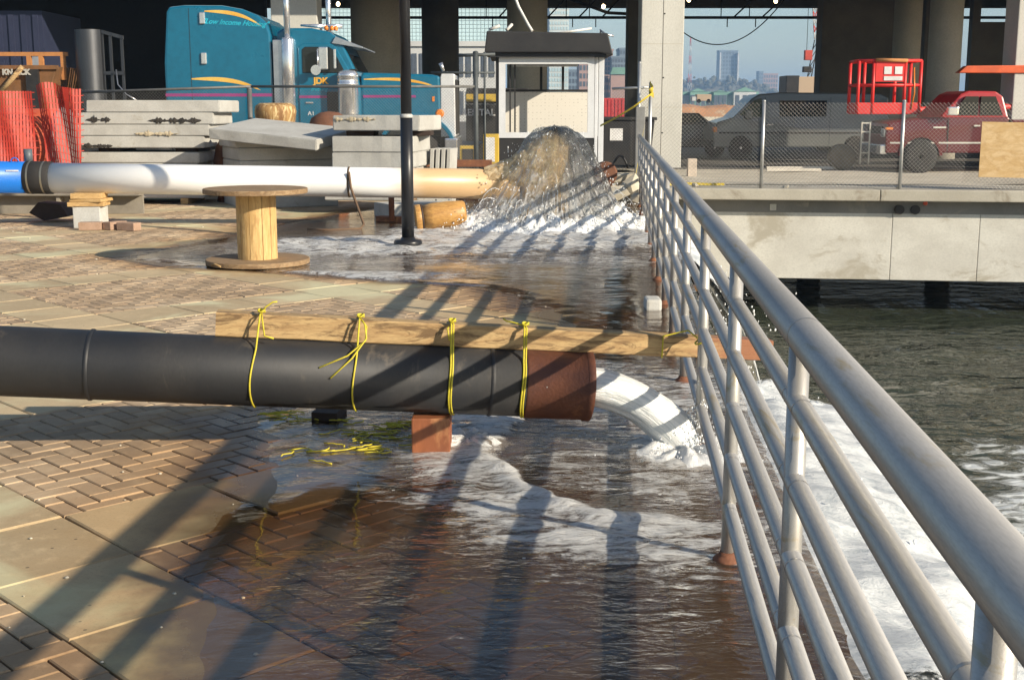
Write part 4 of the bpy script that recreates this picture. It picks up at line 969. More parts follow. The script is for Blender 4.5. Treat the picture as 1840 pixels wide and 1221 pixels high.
sl = [(-6.95, .98), (-6.95, 2.4), (-6.86, 3.40), (-6.80, 3.50), (-6.5, 3.535), (-5.75, 3.53), (-5.35, 3.46), (-5.05, 3.34), (-4.86, 3.18), (-4.80, 2.95), (-4.79, 2.4), (-4.79, .98)]
slp = MB().prism(sl, 'y', TY, TY+2.4, ch=.05).build('sleeper', m_teal, tk)
MB().box(-6.42, -6.412, TY-.004, TY+.01, 1.3, 3.48).build('panel_seam', m_steel_dk, slp)
for z in (3.28, 2.50):
    MB().box(-6.20, -6.09, TY-.04, TY, z-.115, z+.115, None, .02).build('vent_scoop', m_chrome, slp)
def swoosh(pts, wd, nm, m, parent, y):
    vs = []; n = len(pts)
    for i, (x, z) in enumerate(pts):
        w_ = wd*math.sin(math.pi*(.06+.9*i/(n-1)))**.8 if i < n-1 else .004
        vs += [(x, y, z-w_/2), (x, y, z+w_/2)]
    MB().add(vs + [(a, y+.003, c) for a, b_, c in vs], [(2*i, 2*i+2, 2*i+3, 2*i+1) for i in range(n-1)]).build(nm, m, parent)
swoosh([(-6.1+1.12*t, 3.415-.02*t-.27*t**3) for t in [i/16 for i in range(17)]], .075, 'yellow_swoosh', m_yel, slp, TY-.004)
swoosh([(-6.42+1.38*t, 2.10+.02*t-.24*t**3) for t in [i/16 for i in range(17)]], .085, 'yellow_swoosh', m_yel, slp, TY-.004)
text_mesh('"Low Income Housing"', .14, 'lettering', m_cyan, slp, FRONT(-5.50, TY-.004, 3.19) @ Matrix.Rotation(R(-3), 4, 'Z'), shear=.45, extrude=.001, bold=.003)
MB().box(-6.95, -4.80, TY-.004, TY, 1.755, 1.815).build('magenta_stripe', m_mag, slp)
MB().lathe([(.1, 0), (.1, .004)], Matrix.Translation((-5.02, TY-.001, 1.38)) @ Matrix.Rotation(R(90), 4, 'X'), 20).build('decal', m_cyan, slp)
cabp = [(-4.70, 1.0), (-4.70, 3.02), (-4.55, 3.10), (-4.0, 3.10), (-3.62, 3.02), (-3.42, 2.86), (-3.12, 2.24), (-3.05, 1.9), (-3.05, 1.0)]
cab = MB().prism(cabp, 'y', TY+.10, TY+2.3, ch=.045).build('cab', m_teal, tk)
door = MB().prism([(-4.28, 1.12), (-4.28, 2.72), (-4.18, 2.80), (-3.62, 2.80), (-3.52, 2.72), (-3.22, 2.2), (-3.22, 1.12)], 'y', TY+.07, TY+.12, ch=.015).build('door', m_teal, tk)
MB().prism([(-4.20, 2.22), (-4.20, 2.68), (-4.14, 2.73), (-3.66, 2.73), (-3.58, 2.68), (-3.34, 2.22)], 'y', TY+.055, TY+.10, ch=.01).build('window', m_glass, door)
MB().box(-4.15, -4.0, TY+.045, TY+.07, 1.62, 1.65).build('handle', m_chrome, door)
text_mesh('JDK', .17, 'lettering', m_yel, door, FRONT(-3.84, TY+.062, 2.06), extrude=.002, bold=.008)
text_mesh('trucking', .10, 'lettering', m_cyan, door, FRONT(-3.88, TY+.062, 1.90), shear=.4, extrude=.001)
text_mesh('A1', .12, 'lettering', mat('white label', (.8, .8, .8), rough=.6), door, FRONT(-4.05, TY+.062, 1.42), extrude=.001)
MB().box(-4.28, -3.5, TY+.064, TY+.068, 1.725, 1.775).build('magenta_stripe', m_mag, door)
MB().prism([(-3.46, 2.80), (-3.42, 2.82), (-3.10, 2.26), (-3.14, 2.24)], 'y', TY+.2, TY+2.2).build('windshield', m_glass, tk)
MB().prism([(-3.42, 2.22), (-3.40, 2.28), (-3.13, 2.30), (-3.12, 2.22)], 'y', TY+.09, TY+.3).build('cowl', m_glass, tk)
MB().prism([(-3.60, 2.80), (-3.52, 2.93), (-2.98, 2.73), (-2.98, 2.70)], 'y', TY+.05, TY+2.35, ch=.006).build('sun_visor', m_alu2, tk)
for x in (-4.3, -3.95): MB().tube([(x, TY+.6, 3.18), (x+.5, TY+.6, 3.16)], [.02, .05], 12).build('air_horn', m_chrome, tk)
for x in (-3.72, -3.62, -3.55): MB().lathe([(.035, 0), (.045, .05), (.02, .09)], c=(x, TY+.3+(x+3.6), 3.06), n=12).build('marker_light', m_amber, tk)
MB().tube([(-3.86, TY-.12, 2.68), (-3.86, TY-.12, 2.2)], .016, 8).build('mirror_bracket', m_chrome, tk)
MB().box(-3.84, -3.66, TY-.14, TY-.06, 2.28, 2.72, None, .02).build('mirror', m_chrome, tk)
MB().box(-3.55, -3.50, TY-.1, TY-.06, 2.30, 2.68, None, .01).build('mirror', m_chrome, tk)
MB().lathe([(.0, .0), (.09, .03), (.1, .06)], Matrix.Translation((-3.90, TY-.1, 2.27)) @ Matrix.Rotation(R(90), 4, 'X'), 20).build('spot_mirror', m_chrome, tk)
hood = MB().prism([(-3.06, 1.25), (-3.06, 2.20), (-3.0, 2.235), (-1.6, 2.20), (-1.46, 2.16), (-1.44, 1.25)], 'y', TY+.28, TY+2.1, ch=.05).build('hood', m_teal, tk)
swoosh([(-3.0+1.5*t, 2.10+.03*t-.20*t**3.2) for t in [i/16 for i in range(17)]], .06, 'yellow_swoosh', m_yel, hood, TY+.274)
MB().box(-3.02, -1.95, TY+.272, TY+.276, 1.735, 1.785).build('magenta_stripe', m_mag, hood)
MB().box(-1.62, -1.57, TY+.265, TY+.275, 1.66, 1.76).build('marker_light', m_amber, hood)
fp = []
for i in range(17):
    t = math.pi*(1-i/16)*.93+.12; fp.append((-1.92+.78*math.cos(t), .72+.70*math.sin(t)))
fq = [(-1.92+(q[0]+1.92)*.90, .72+(q[1]-.72)*.88) for q in fp[::-1]]
MB().prism(fp+fq, 'y', TY+.02, TY+.62, ch=.012).build('fender', m_teal, tk)
MB().prism([(-1.45, .95), (-1.45, 2.14), (-1.42, 2.24), (-1.30, 2.26), (-1.16, 2.20), (-1.15, .95)], 'y', TY+.30, TY+2.08, ch=.02).build('grille_shell', mat('bright polished shell', (.88, .88, .88), (.78, .78, .79), .3, .45, scale=6, bump=.15), tk)
MB().box(-1.145, -1.135, TY+.4, TY+1.98, 1.0, 2.1).build('grille', m_steel_dk, tk)
MB().box(-1.36, -1.10, TY+.0, TY+2.4, .50, .93, None, .03).build('bumper', m_chrome, tk)
MB().tube([(-1.38, TY+.2, 2.26), (-1.44, TY+.2, 2.42)], [.03, .05], 10).build('hood_ornament', m_alu2, tk)
MB().lathe([(.0, 0), (.08, .03), (.09, .08), (.06, .12)], Matrix.Translation((-1.46, TY+.15, 1.42)) @ Matrix.Rotation(R(90), 4, 'X'), 16).build('turn_signal', m_amber, tk)
MB().lathe([(.13, 1.33), (.20, 1.37), (.205, 1.42), (.205, 1.96), (.215, 1.97), (.215, 2.02), (.205, 2.03), (.205, 2.12), (.215, 2.13), (.21, 2.2), (.15, 2.26), (.02, 2.28)], c=(-3.28, TY-.08, 0), n=36).build('air_cleaner', m_chrome, tk)
MB().box(-3.72, -3.50, TY+.03, TY+.07, 1.35, 1.85, None, .02).build('intake_mesh', m_steel_dk, tk)
MB().lathe([(.062, 2.7), (.060, 4.35)], c=(-4.47, TY-.02, 0), n=24).build('exhaust_stack', m_chrome, tk)
MB().lathe([(.13, 1.0), (.13, 2.86), (.11, 2.9)], c=(-4.47, TY-.02, 0), n=28).build('muffler', m_chrome, tk)
MB().box(-4.76, -4.54, TY-.05, TY+.02, 1.1, 2.86, None, .01).build('heat_shield', m_alu2, tk)
MB().lathe([(.06, 2.9), (.06, 4.35)], c=(-4.0, TY+2.5, 0), n=20).build('exhaust_stack', m_chrome, tk)
MB().box(-8.9, -1.5, TY+.75, TY+1.65, .62, .95).build('chassis', m_steel_dk, tk)
MB().lathe([(.0, -.32), (.31, -.32), (.31, .32), (.0, .32)], Matrix.Translation((-4.0, TY+.35, .78)) @ Matrix.Rotation(R(90), 4, 'Y') @ Matrix.Scale(2.2, 4, (0, 0, 1)), 28).build('fuel_tank', m_chrome, tk)
def wheel(parent, x, y, r, wd, mrim):
    M = Matrix.Translation((x, y, r)) @ Matrix.Rotation(R(90), 4, 'X')
    t = MB().lathe([(r*.6, -wd/2), (r*.93, -wd/2), (r, -wd*.36), (r, wd*.36), (r*.93, wd/2), (r*.6, wd/2)], M, 36).build('wheel', m_tyre, parent)
    MB().lathe([(r*.62, wd*.5-.02), (r*.56, wd*.44), (r*.30, wd*.34), (r*.24, wd*.46), (r*.1, wd*.5), (.005, wd*.5)], M, 28).build('rim', mrim, t)
    for i in range(8):
        a = i*math.pi/4; MB().ball(M @ Vector((r*.4*math.cos(a), r*.4*math.sin(a), wd*.40)), r*.035, 6).build('lug_nut', mrim, t)
wheel(tk, -1.92, TY+.25, .52, .28, m_alu2); wheel(tk, -7.5, TY+.4, .52, .55, m_alu2); wheel(tk, -8.65, TY+.4, .52, .55, m_alu2)

# ------------------------------------------------------------------ guard booth
m_bkmetal = mat('charcoal sheet metal', (.022, .022, .024), (.035, .034, .034), .55, .2, scale=2, bump=.1)
m_wframe = mat('white booth frame', (.70, .72, .74), (.62, .64, .66), .5, .1, scale=3, bump=.05)
KY = 23.5
bo = thing('guard_booth', 'small guard booth with charcoal roof and big white-framed window behind the fountain', 'booth', (.6, KY+.8, 0))
MB().prism([(-.50, 2.52), (-.46, 2.90), (1.74, 2.86), (1.84, 2.47), (1.6, 2.52)], 'y', KY-.25, KY+2.0, ch=.02).build('roof', m_bkmetal, bo)
MB().box(-.40, 1.72, KY-.15, KY+1.9, 2.44, 2.515).build('soffit', m_bkmetal, bo)
MB().box(-.27, 1.54, KY, KY+.06, -.02, .98, None, .01).build('lower_panel', m_bkmetal, bo)
fr_ = MB(); fr_.box(-.24, -.12, KY-.03, KY+.05, .98, 2.44).box(1.40, 1.52, KY-.03, KY+.05, .98, 2.44).box(-.12, 1.40, KY-.03, KY+.05, 2.32, 2.44).box(-.12, 1.40, KY-.03, KY+.05, .98, 1.08)
fr_.build('window_frame', m_wframe, bo)
for x0 in (-.30, 1.53): MB().box(x0, x0+.055, KY-.01, KY+.12, -.02, 2.44, None, .008).build('corner_post', m_bkmetal if x0 < 0 else m_wframe, bo)
MB().box(1.60, 1.70, KY+.0, KY+.1, -.02, 2.44, None, .008).build('corner_post', m_wframe, bo)
MB().box(-.30, -.24, KY+.12, KY+1.7, -.02, 1.0).build('side_panel', m_bkmetal, bo)
MB().box(1.6, 1.66, KY+.12, KY+1.7, -.02, 1.0).build('side_panel', m_bkmetal, bo)
for y in (KY+.6, KY+1.65): MB().box(-.30, -.24, y, y+.07, 1.0, 2.44).build('mullion', m_wframe, bo)
for y in (KY+.6, KY+1.65): MB().box(1.6, 1.66, y, y+.07, 1.0, 2.44).build('mullion', m_wframe, bo)
for x in (-.05, .04): MB().box(x, x+.03, KY+.3, KY+.34, 1.08, 2.32).build('sliding_stile', m_bkmetal, bo)
m = bpy.data.materials.new('perforated white board'); m.use_nodes = True; k = N(m); b = k.n['Principled BSDF']; p = k.pos()
vr = k.new('TexVoronoi', feature='F1'); vr.inputs['Scale'].default_value = 1.0; vr.inputs['Randomness'].default_value = .12; k.l.new(k.scaled(p, (11, 1, 14)), vr.inputs['Vector'])
k.set(b.inputs['Base Color'], k.mix(k.math('MULTIPLY', k.math('LESS_THAN', vr.outputs['Distance'], .2), .55), (.72, .69, .62), (.33, .30, .26))); b.inputs['Roughness'].default_value = .7
MB().box(-.22, 1.55, KY+1.62, KY+1.66, .9, 1.84).build('back_board', m, bo)
MB().box(-.24, 1.6, KY+1.66, KY+1.72, -.02, 1.0).build('back_panel', m_bkmetal, bo)
MB().box(-.22, 1.55, KY+1.60, KY+1.67, 1.845, 1.885).build('back_rail', m_steel_dk, bo)
for x in (.55, .98): MB().box(x, x+.05, KY+1.63, KY+1.68, 1.885, 2.44).build('back_mullion', m_bkmetal, bo)
MB().box(.0, 1.25, KY+.7, KY+.85, 2.30, 2.36, None, .01).build('ceiling_light', m_wframe, bo)
m_whitepipe = mat('white conduit', (.78, .77, .72), rough=.5)
tag(MB().tube([(-.10, 23.6, 4.3), (-.02, 23.6, 3.72), (.12, 23.6, 3.35), (.30, 23.55, 3.02), (.37, 23.5, 2.91)], .028, 10).build('conduit', m_whitepipe), 'bent white conduit coming down onto the booth roof', 'conduit')
for i, (a, b_, c, lb) in enumerate((((-.42, 23.4, 2.93), (-.22, 23.4, 3.0), .03, 'short scrap of trim at the left edge of the booth roof'), ((-.10, 23.4, 2.92), (-.0, 23.5, 3.03), .03, 'white scrap standing up on the booth roof left of the conduit'), ((.85, 24, 2.90), (1.5, 24.2, 3.0), .022, 'long thin strip lying on the booth roof at right'))):
    tag(MB().tube([a, b_], c, 6).build('roof_scrap', m_whitepipe), lb, 'scrap')
tag(MB().tube([(1.62, 23.4, 2.86), (1.60, 23.4, 2.93), (1.72, 23.4, 2.84), (1.86, 23.4, 2.82)], .02, 6).build('torn_flashing', m_alu2), 'torn metal strip at the right corner of the booth roof', 'scrap')

# ------------------------------------------------------------------ chain link fences
m_galv = mat('galvanised steel', (.55, .56, .55), (.44, .45, .45), .45, .7, scale=6, bump=.05)
m_wire = mat('weathered fence wire', (.17, .17, .165), (.12, .12, .115), .6, .4, scale=6, bump=0)
m_dkgalv = mat('dark green grey tube', (.10, .115, .12), (.07, .08, .085), .6, .3, scale=6, bump=.05)
def chain(name, label, P0, P1, h0, h1, z0, posts, rails, mesh_h, mpost, step=.055, r=.0017, mw=None):
    a, b_ = Vector(P0), Vector(P1); L = (b_-a).length; d = (b_-a)/L; nrm = Vector((d.y, -d.x, 0))
    t = thing(name, label, 'fence', (a.x, a.y, z0))
    mb = MB()
    n = int((L+mesh_h)/step)
    for sgn in (1, -1):
        for i in range(n+1):
            s0 = -mesh_h + i*step; q0 = s0; q1 = s0+mesh_h; t0, t1 = 0., mesh_h
            if q0 < 0: t0 = -q0; q0 = 0
            if q1 > L: t1 = mesh_h-(q1-L); q1 = L
            if q1 <= q0: continue
            if sgn < 0: q0, q1 = L-q0, L-q1
            A_, B_ = a + d*q0 + Vector((0, 0, z0+t0)) + nrm*.004*sgn, a + d*q1 + Vector((0, 0, z0+t1)) + nrm*.004*sgn
            e = (B_-A_).normalized(); p1 = e.cross(nrm).normalized()*r; p2 = nrm*r
            vs = [A_+p1, A_-p1*.5+p2, A_-p1*.5-p2, B_+p1, B_-p1*.5+p2, B_-p1*.5-p2]
            mb.add(vs, [(0,1,4,3), (1,2,5,4), (2,0,3,5)])
    o = mb.build('wire_mesh', mw or m_wire, t); o['kind'] = 'stuff'
    for s, top, rr in posts:
        p = a + d*s; MB().tube([(p.x, p.y, -.05), (p.x, p.y, top)], rr, 12).build('post', mpost, t)
        MB().ball((p.x, p.y, top), rr*1.15, 10, (1, 1, .6)).build('post_cap', mpost, t)
    for s0, s1, za, zb, rr in rails:
        p, q = a+d*s0, a+d*s1; MB().tube([(p.x, p.y, za), (p.x*.5+q.x*.5, p.y*.5+q.y*.5, (za+zb)/2), (q.x, q.y, zb)], rr, 10).build('top_rail', mpost, t)
    return t
chain('chain_link_fence', 'waist-high chain link fence on bright posts along the pier edge', (2.75, 24.55, 0), (11.5, 23.4, 0), 0, 0, .03, [(2.07, 1.66, .034), (4.66, 1.66, .034), (8.6, 1.66, .034)], [], 1.6, m_galv, .075, .0021, mat('fence wire', (.28, .28, .275), rough=.5, metal=.4, bump=0))
chain('chain_link_fence', 'chain link fence in front of the teal truck with a sagging top rail', (-7.6, 22.5, 0), (-.66, 22.5, 0), 0, 0, .35, [(2.97, 1.86, .045)], [(0, 3.0, 1.80, 1.90, .024), (3.0, 6.94, 1.90, 1.90, .024)], 1.5, m_wire)
chain('chain_link_fence', 'taller dark framed fence panel between truck and booth', (-.95, 22.9, 0), (-.3, 22.9, 0), 0, 0, .1, [(.3, 2.5, .045), (.46, 2.5, .02)], [(0, .65, 2.45, 2.47, .03), (-.5, .65, 2.15, 2.15, .02)], 2.2, m_dkgalv)
chain('chain_link_fence', 'fence panel right of the booth tied up with yellow tape', (1.75, 22.3, 0), (2.42, 22.1, 0), 0, 0, .25, [(.48, 2.3, .028), (.68, 1.95, .03)], [(0, .68, 1.86, 1.88, .022)], 1.6, m_galv)
tag(MB().box(2.14, 2.30, 21.95, 22.05, .2, 1.55, None, .01).build('grey_post', mat('dull grey zinc', (.30, .30, .29), rough=.6, metal=.4)), 'square grey post at the far end of the railing', 'post')
# yellow caution tape
m_tape = mat('yellow caution tape', (.70, .53, .05), rough=.5, bump=.1)
def ribbon(pts, wd, label):
    vs = []; 
    for i, p in enumerate(pts): vs += [Vector(p) + Vector((0, 0, -wd/2)), Vector(p) + Vector((.006*math.sin(i*2.), .012*math.cos(i), wd/2))]
    mb = MB(); n = len(pts); mb.add(vs, [(2*i, 2*i+2, 2*i+3, 2*i+1) for i in range(n-1)], True); tag(mb.build('caution_tape', m_tape), label, 'tape', 'yellow tape at the railing end')
ribbon([(1.55, 22.3, 1.22), (1.8, 22.1, 1.36), (2.1, 21.9, 1.55), (2.32, 21.8, 1.72), (2.42, 22.0, 1.78)], .035, 'yellow tape slanting up from the booth to the fence post')
ribbon([(2.35, 21.8, 1.72), (2.28, 21.8, 1.3), (2.2, 21.7, .8), (2.1, 21.5, .35), (2.0, 21.3, .05)], .03, 'yellow tape hanging straight down beside the grey post')
ribbon([(2.38, 22.05, 1.95), (2.43, 21.98, 1.85), (2.36, 22.0, 1.8), (2.45, 22.03, 1.74)], .09, 'knot of yellow tape on top of the fence post')
ribbon([(3.1, 24.8, .05), (3.5, 24.9, .06), (3.9, 24.85, .05), (4.2, 24.9, .05)], .05, 'strip of yellow tape lying on the pier')

# rubble heap and kerb between deck and yard
m_rub = mat('broken concrete', (.55, .49, .38), (.43, .37, .27), .95, scale=4, grain=30, bump=.6)
rs = random.Random(5)
def chunk(x, y, z, r, label, m=m_rub):
    bm = bmesh.new(); bmesh.ops.create_icosphere(bm, subdivisions=1, radius=1)
    sx_, sy_, sz_ = r*rs.uniform(.8, 1.4), r*rs.uniform(.7, 1.1), r*rs.uniform(.45, .8); rot = Matrix.Rotation(rs.uniform(0, 6), 3, 'Z') @ Matrix.Rotation(rs.uniform(-.5, .5), 3, 'X')
    for q in bm.verts: q.co = rot @ Vector((q.co.x*sx_, q.co.y*sy_, q.co.z*sz_))*(1+.35*rs.uniform(-1, 1))
    bm.verts.index_update(); o = MB().add([q.co.copy() for q in bm.verts], [tuple(v.index for v in f.verts) for f in bm.faces]).build('rubble_chunk', m); bm.free()
    o.location = (x, y, z); tag(o, label, 'rubble', 'rubble at the yard edge'); return o
for i, (x0, x1) in enumerate(((-8, -4.4), (-4.4, -1.2), (-1.2, 2.1))):
    vs = []; n = 40; fs = []
    for q in range(n+1):
        x = x0+(x1-x0)*q/n; j = .05*nz(x, 1, 0, 4)
        vs += [(x, 21.9+j, -.02), (x, 21.95+j+.05*nz(x, 3, 0, 6), .30+.06*nz(x, 5, 0, 5)), (x, 22.2, .40+.05*nz(x, 8, 0, 3)), (x, 22.75, .38), (x, 22.95, -.02)]
    for q in range(n):
        for c in range(4): fs.append((q*5+c, (q+1)*5+c, (q+1)*5+c+1, q*5+c+1))
    tag(MB().add(vs, fs).build('broken_kerb', m_rub), ('broken kerb behind the left slab stack', 'broken kerb in front of the truck', 'broken kerb at the foot of the guard booth')[i], 'kerb')
m_block2 = mat('rubble concrete pale', (.62, .57, .46), (.5, .45, .35), .95, scale=5, bump=.6)
locs = [(1.62, 20.6, .12, .3), (1.95, 20.9, .2, .28), (1.4, 21.2, .25, .32), (1.85, 21.4, .36, .22), (1.2, 21.6, .3, .3), (2.02, 20.3, .06, .2), (1.55, 20.1, .06, .16), (-.5, 21.6, .2, .26), (-.9, 21.7, .22, .2)]
wl = ['large pale rubble chunk at the railing far end', 'pale chunk leaning on the rubble heap beside the railing', 'chunk at the top of the rubble heap right of the fountain', 'small chunk high on the rubble heap under the tape', 'broad chunk behind the fountain', 'small chunk at the railing foot by the rubble heap', 'smallest chunk in front of the rubble heap', 'chunk left of the booth by the kerb', 'small chunk near the rusty beam']
for (x, y, z, r), lb in zip(locs, wl): chunk(x, y, z, r, lb, m_block2)
for x, lb in ((1.30, 'rusty pipe end lying in the rubble right of the fountain'),):
    tag(MB().lathe([(.16, -.3), (.19, -.25), (.19, .25), (.16, .3)], Matrix.Translation((1.42, 19.5, .5)) @ Matrix.Rotation(R(80), 4, 'X'), 24).build('rusty_drum', m_bol2), 'rusty drum showing right of the fountain', 'drum')
tag(MB().tube([(1.55+.33*t+.0, 20.5-.1*t, .35+.42*math.sin(t*2.6)) for t in [i/14 for i in range(15)]], .018, 8).build('hose', m_bkmetal), 'black hose looping over the rubble by the railing', 'hose')
tag(MB().box(-1.5, -.35, 22.0, 22.12, .52, .64, None, .01).build('rusty_beam', m_rust), 'rusty steel beam on the kerb left of the booth', 'beam')

# ------------------------------------------------------------------ black equipment trailer with yellow machinery between truck and booth
bo.scale = (1.12,)*3; bo.location = (.6*1.12, (KY+.8)*1.12+.1, -.18)
for q in list(col.objects):
    if q.name.split('.')[0] in ('conduit', 'roof_scrap', 'torn_flashing'): q.scale = (1.12,)*3; q.location = (0, .1, -.18)
tr_ = thing('equipment_trailer', 'dark rental trailer with yellow machinery between truck and booth', 'trailer', (-.2, 28.5, 0))
MB().box(-1.1, .6, 28, 29.6, .75, 1.62, None, .02).build('body', m_bkmetal, tr_)
text_mesh('RENTAL', .22, 'lettering', mat('white label', (.8, .8, .8), rough=.6), tr_, FRONT(-.80, 27.99, 1.42), extrude=.003, bold=.004)
m_ymach = mat('machine yellow', (.62, .42, .05), (.5, .33, .05), .5, scale=3, bump=.1)
MB().box(-1.1, .2, 27.96, 28.2, 1.68, 1.86, None, .02).build('yellow_rail', m_ymach, tr_); MB().box(-1.1, .4, 28.3, 29, 1.63, 2.0, None, .03).build('engine_cover', m_steel_dk, tr_)
wheel(tr_, -.6, 28.05, .36, .24, m_ymach); wheel(tr_, .3, 28.05, .36, .24, m_ymach)
for i, (x, w_, h, lb) in enumerate(((-1.0, .34, .40, 'yellow generator box left of the dark fence post'), (-.55, .30, .62, 'yellow-white machine right of the dark fence post'))):
    t = thing('yellow_machine', lb, 'machine', (x, 24.3, 0)); MB().box(x, x+w_, 24.2, 24.6, .42, .42+h, None, .02).build('housing', m_ymach, t); MB().box(x-.05, x+w_+.2, 24.15, 24.65, .0, .42, None, .02).build('base', m_steel_dk, t)
    MB().box(x+.05, x+w_-.08, 24.185, 24.2, .52, .42+h-.06).build('panel', mat('white label', (.8, .8, .8), rough=.6) if i else m_steel_dk, t)
tr_.location.y += 2.4
t = thing('dark_skip', 'dark skip with a white notice behind the fence right of the booth', 'skip', (2.1, 27, 0))
MB().prism([(1.3, .2), (1.2, 1.25), (3.1, 1.25), (3.0, .2)], 'y', 26.6, 28.2, ch=.02).build('body', m_bkmetal, t); MB().box(2.05, 2.35, 26.58, 26.597, .78, 1.06).build('notice', mat('white label', (.8, .8, .8), rough=.6), t)
MB().box(1.15, 3.15, 26.55, 28.25, 1.25, 1.32, None, .015).build('rim', m_bkmetal, t); t.location.y += 3.2; t.location.x += .25

# ------------------------------------------------------------------ far left: orange netting round a tank, machine, steel casing, blue container
m_net = mat('orange safety net', (.46, .035, .018), (.38, .03, .017), .55, scale=5, bump=.1)
def net(name, label, fn, us_, vs_, cat='netting'):
    root = thing(name, label, cat, tuple(fn(us_[0], 0)))
    mb = MB(); nv_ = 14
    n = int((us_[1]-us_[0])/.036)
    for i in range(n):
        u0 = us_[0] + .036*i; u1 = u0 + .026
        L0 = [Vector(fn(u0, vs_[0]+(vs_[1]-vs_[0])*j/nv_)) for j in range(nv_+1)]; L1 = [Vector(fn(u1, vs_[0]+(vs_[1]-vs_[0])*j/nv_)) for j in range(nv_+1)]
        vs = L0+L1; m_ = nv_+1; mb.add(vs, [(j, m_+j, m_+j+1, j+1) for j in range(nv_)])
    o = mb.build('net_strands', m_net, root); o['kind'] = 'stuff'; mb = MB()
    for j in range(0, int((vs_[1]-vs_[0])/.1)+1):
        v = vs_[0]+.1*j; pts = [Vector(fn(us_[0]+(us_[1]-us_[0])*i/40, v)) for i in range(41)]
        vs = [];
        for p in pts: vs += [p+Vector((0, -.002, -.006)), p+Vector((0, -.002, .006))]
        mb.add(vs, [(2*i, 2*i+2, 2*i+3, 2*i+1) for i in range(40)])
    o = mb.build('net_bands', m_net, root); o['kind'] = 'stuff'; return root
net('safety_net', 'orange safety net stretched over the round tank at far left', lambda u, v: (-8.2+u, 18.75 - .45*math.exp(-((u-.6)/.5)**2)*(1-.25*v) + .03*math.sin(u*16+v*3), .45+v), (0, 1.22), (0, 1.32))
net('safety_net', 'loose orange safety net hanging left of the tall slab stack', lambda u, v: (-6.90+u+.12*v*0-.07*(v-.6)*(1 if u < .4 else -.4), 18.65+.05*math.sin(u*19+v*2), .45+v+.05*math.sin(u*9)), (0, .60), (0, 1.40))
tk2 = thing('round_tank', 'round tank with a grey rim behind the orange safety net', 'tank', (-7.3, 19.3, 0))
MB().lathe([(.55, -.5), (.6, -.45), (.6, .45), (.55, .5)], Matrix.Translation((-7.4, 19.5, .92)) @ Matrix.Rotation(R(90), 4, 'Y'), 40).build('shell', mat('tank orange', (.55, .1, .04), rough=.6), tk2)
MB().lathe([(.46, .5), (.62, .505), (.62, .56), (.46, .57)], Matrix.Translation((-7.4, 19.5, .92)) @ Matrix.Rotation(R(90), 4, 'Y'), 40).build('rim', mat('dull grey zinc', (.30, .30, .29)), tk2)
m_brown = mat('dirty brown steel', (.23, .105, .04), (.15, .075, .03), .75, .1, scale=3, bump=.3)
mc = thing('brown_skip', 'brown steel skip with white lettering behind the orange netting', 'skip', (-10, 26, 0))
MB().prism([(-12, .2), (-12, 2.32), (-9.25, 2.36), (-9.5, 1.5), (-9.6, .2)], 'y', 26, 28, ch=.02).build('body', m_brown, mc)
MB().box(-9.85, -9.6, 25.9, 26.01, .4, 2.3).build('rib', m_steel_dk, mc); MB().box(-12, -9.2, 25.94, 26.0, 2.30, 2.38).build('rim', m_brown, mc)
text_mesh('KN', .15, 'lettering', mat('worn white paint', (.5, .48, .43), rough=.8), mc, FRONT(-10.22, 25.93, 2.24), extrude=.003, bold=.01)
text_mesh('ACK', .15, 'lettering', mat('worn white paint', (.5, .48, .43), rough=.8), mc, FRONT(-9.90, 25.88, 2.24), extrude=.003, bold=.01)
MB().tube([(-10.4, 25.85, 1.8), (-9.88, 25.85, 2.35)], .05, 10).build('yellow_hose', m_plank, mc)
gr = thing('timber_guardrail', 'orange-brown timber guardrail above the brown skip', 'guardrail', (-10, 26.5, 2.3))
m_orw = mat('orange brown timber', (.50, .22, .07), (.4, .17, .06), .8, scale=5)
MB().box(-12, -9.15, 26.4, 26.46, 2.58, 2.66).build('top_board', m_orw, gr)
for x in (-10.0, -9.75, -9.3): MB().box(x, x+.09, 26.4, 26.48, 2.1, 2.58).build('upright', m_orw, gr)
t = thing('blue_container', 'dark navy shipping container in the shade at the far left', 'container', (-12, 34, 0))
m_navy = mat('navy container paint', (.020, .026, .06), (.026, .032, .07), .6, scale=2)
MB().box(-20, UX(86, 34), 34, 37, 0, 4.05).build('body', m_navy, t)
for i in range(18): x = UX(86, 34)-.25-.32*i; MB().box(x, x+.14, 33.96, 34, .15, 3.95).build('corrugation', m_navy, t)
for z in (2.75, 2.45): MB().box(UX(60, 33.9), UX(78, 33.9), 33.93, 33.955, z-.12, z+.12).build('notice', mat('grey notice', (.3, .32, .36)), t)
cs = thing('steel_casing', 'curved grey steel casing with an open frame in the shade left of the truck', 'casing', (-8.6, 26.5, 0))
m_case = mat('brushed grey steel', (.11, .115, .125), (.08, .085, .095), .42, .8, scale=3, bump=.1, stretch=(3, 3, .3))
vs = []; fs = []
for i in range(13):
    a = math.pi*(.15+.75*i/12); x, y = -8.66-.30*math.cos(a)*-1, 26.4-.35*math.sin(a)
    vs += [(x, y, .2), (x, y, 3.10)]
fs = [(2*i, 2*i+2, 2*i+3, 2*i+1) for i in range(12)]
MB().add(vs, fs, True).build('curved_sheet', m_case, cs)
for x0, z1 in ((-8.42, 3.06), (-8.25, 3.02), (-8.02, 2.98)): MB().box(x0, x0+.05, 26.3, 26.36, .2, z1).build('upright', m_case, cs)
MB().prism([(-8.4, 3.10), (-7.95, 2.98), (-7.95, 2.91), (-8.4, 3.03)], 'y', 26.28, 26.34).build('top_bar', m_case, cs); MB().box(-8.4, -7.97, 26.28, 26.34, 2.2, 2.27).build('cross_bar', m_case, cs)
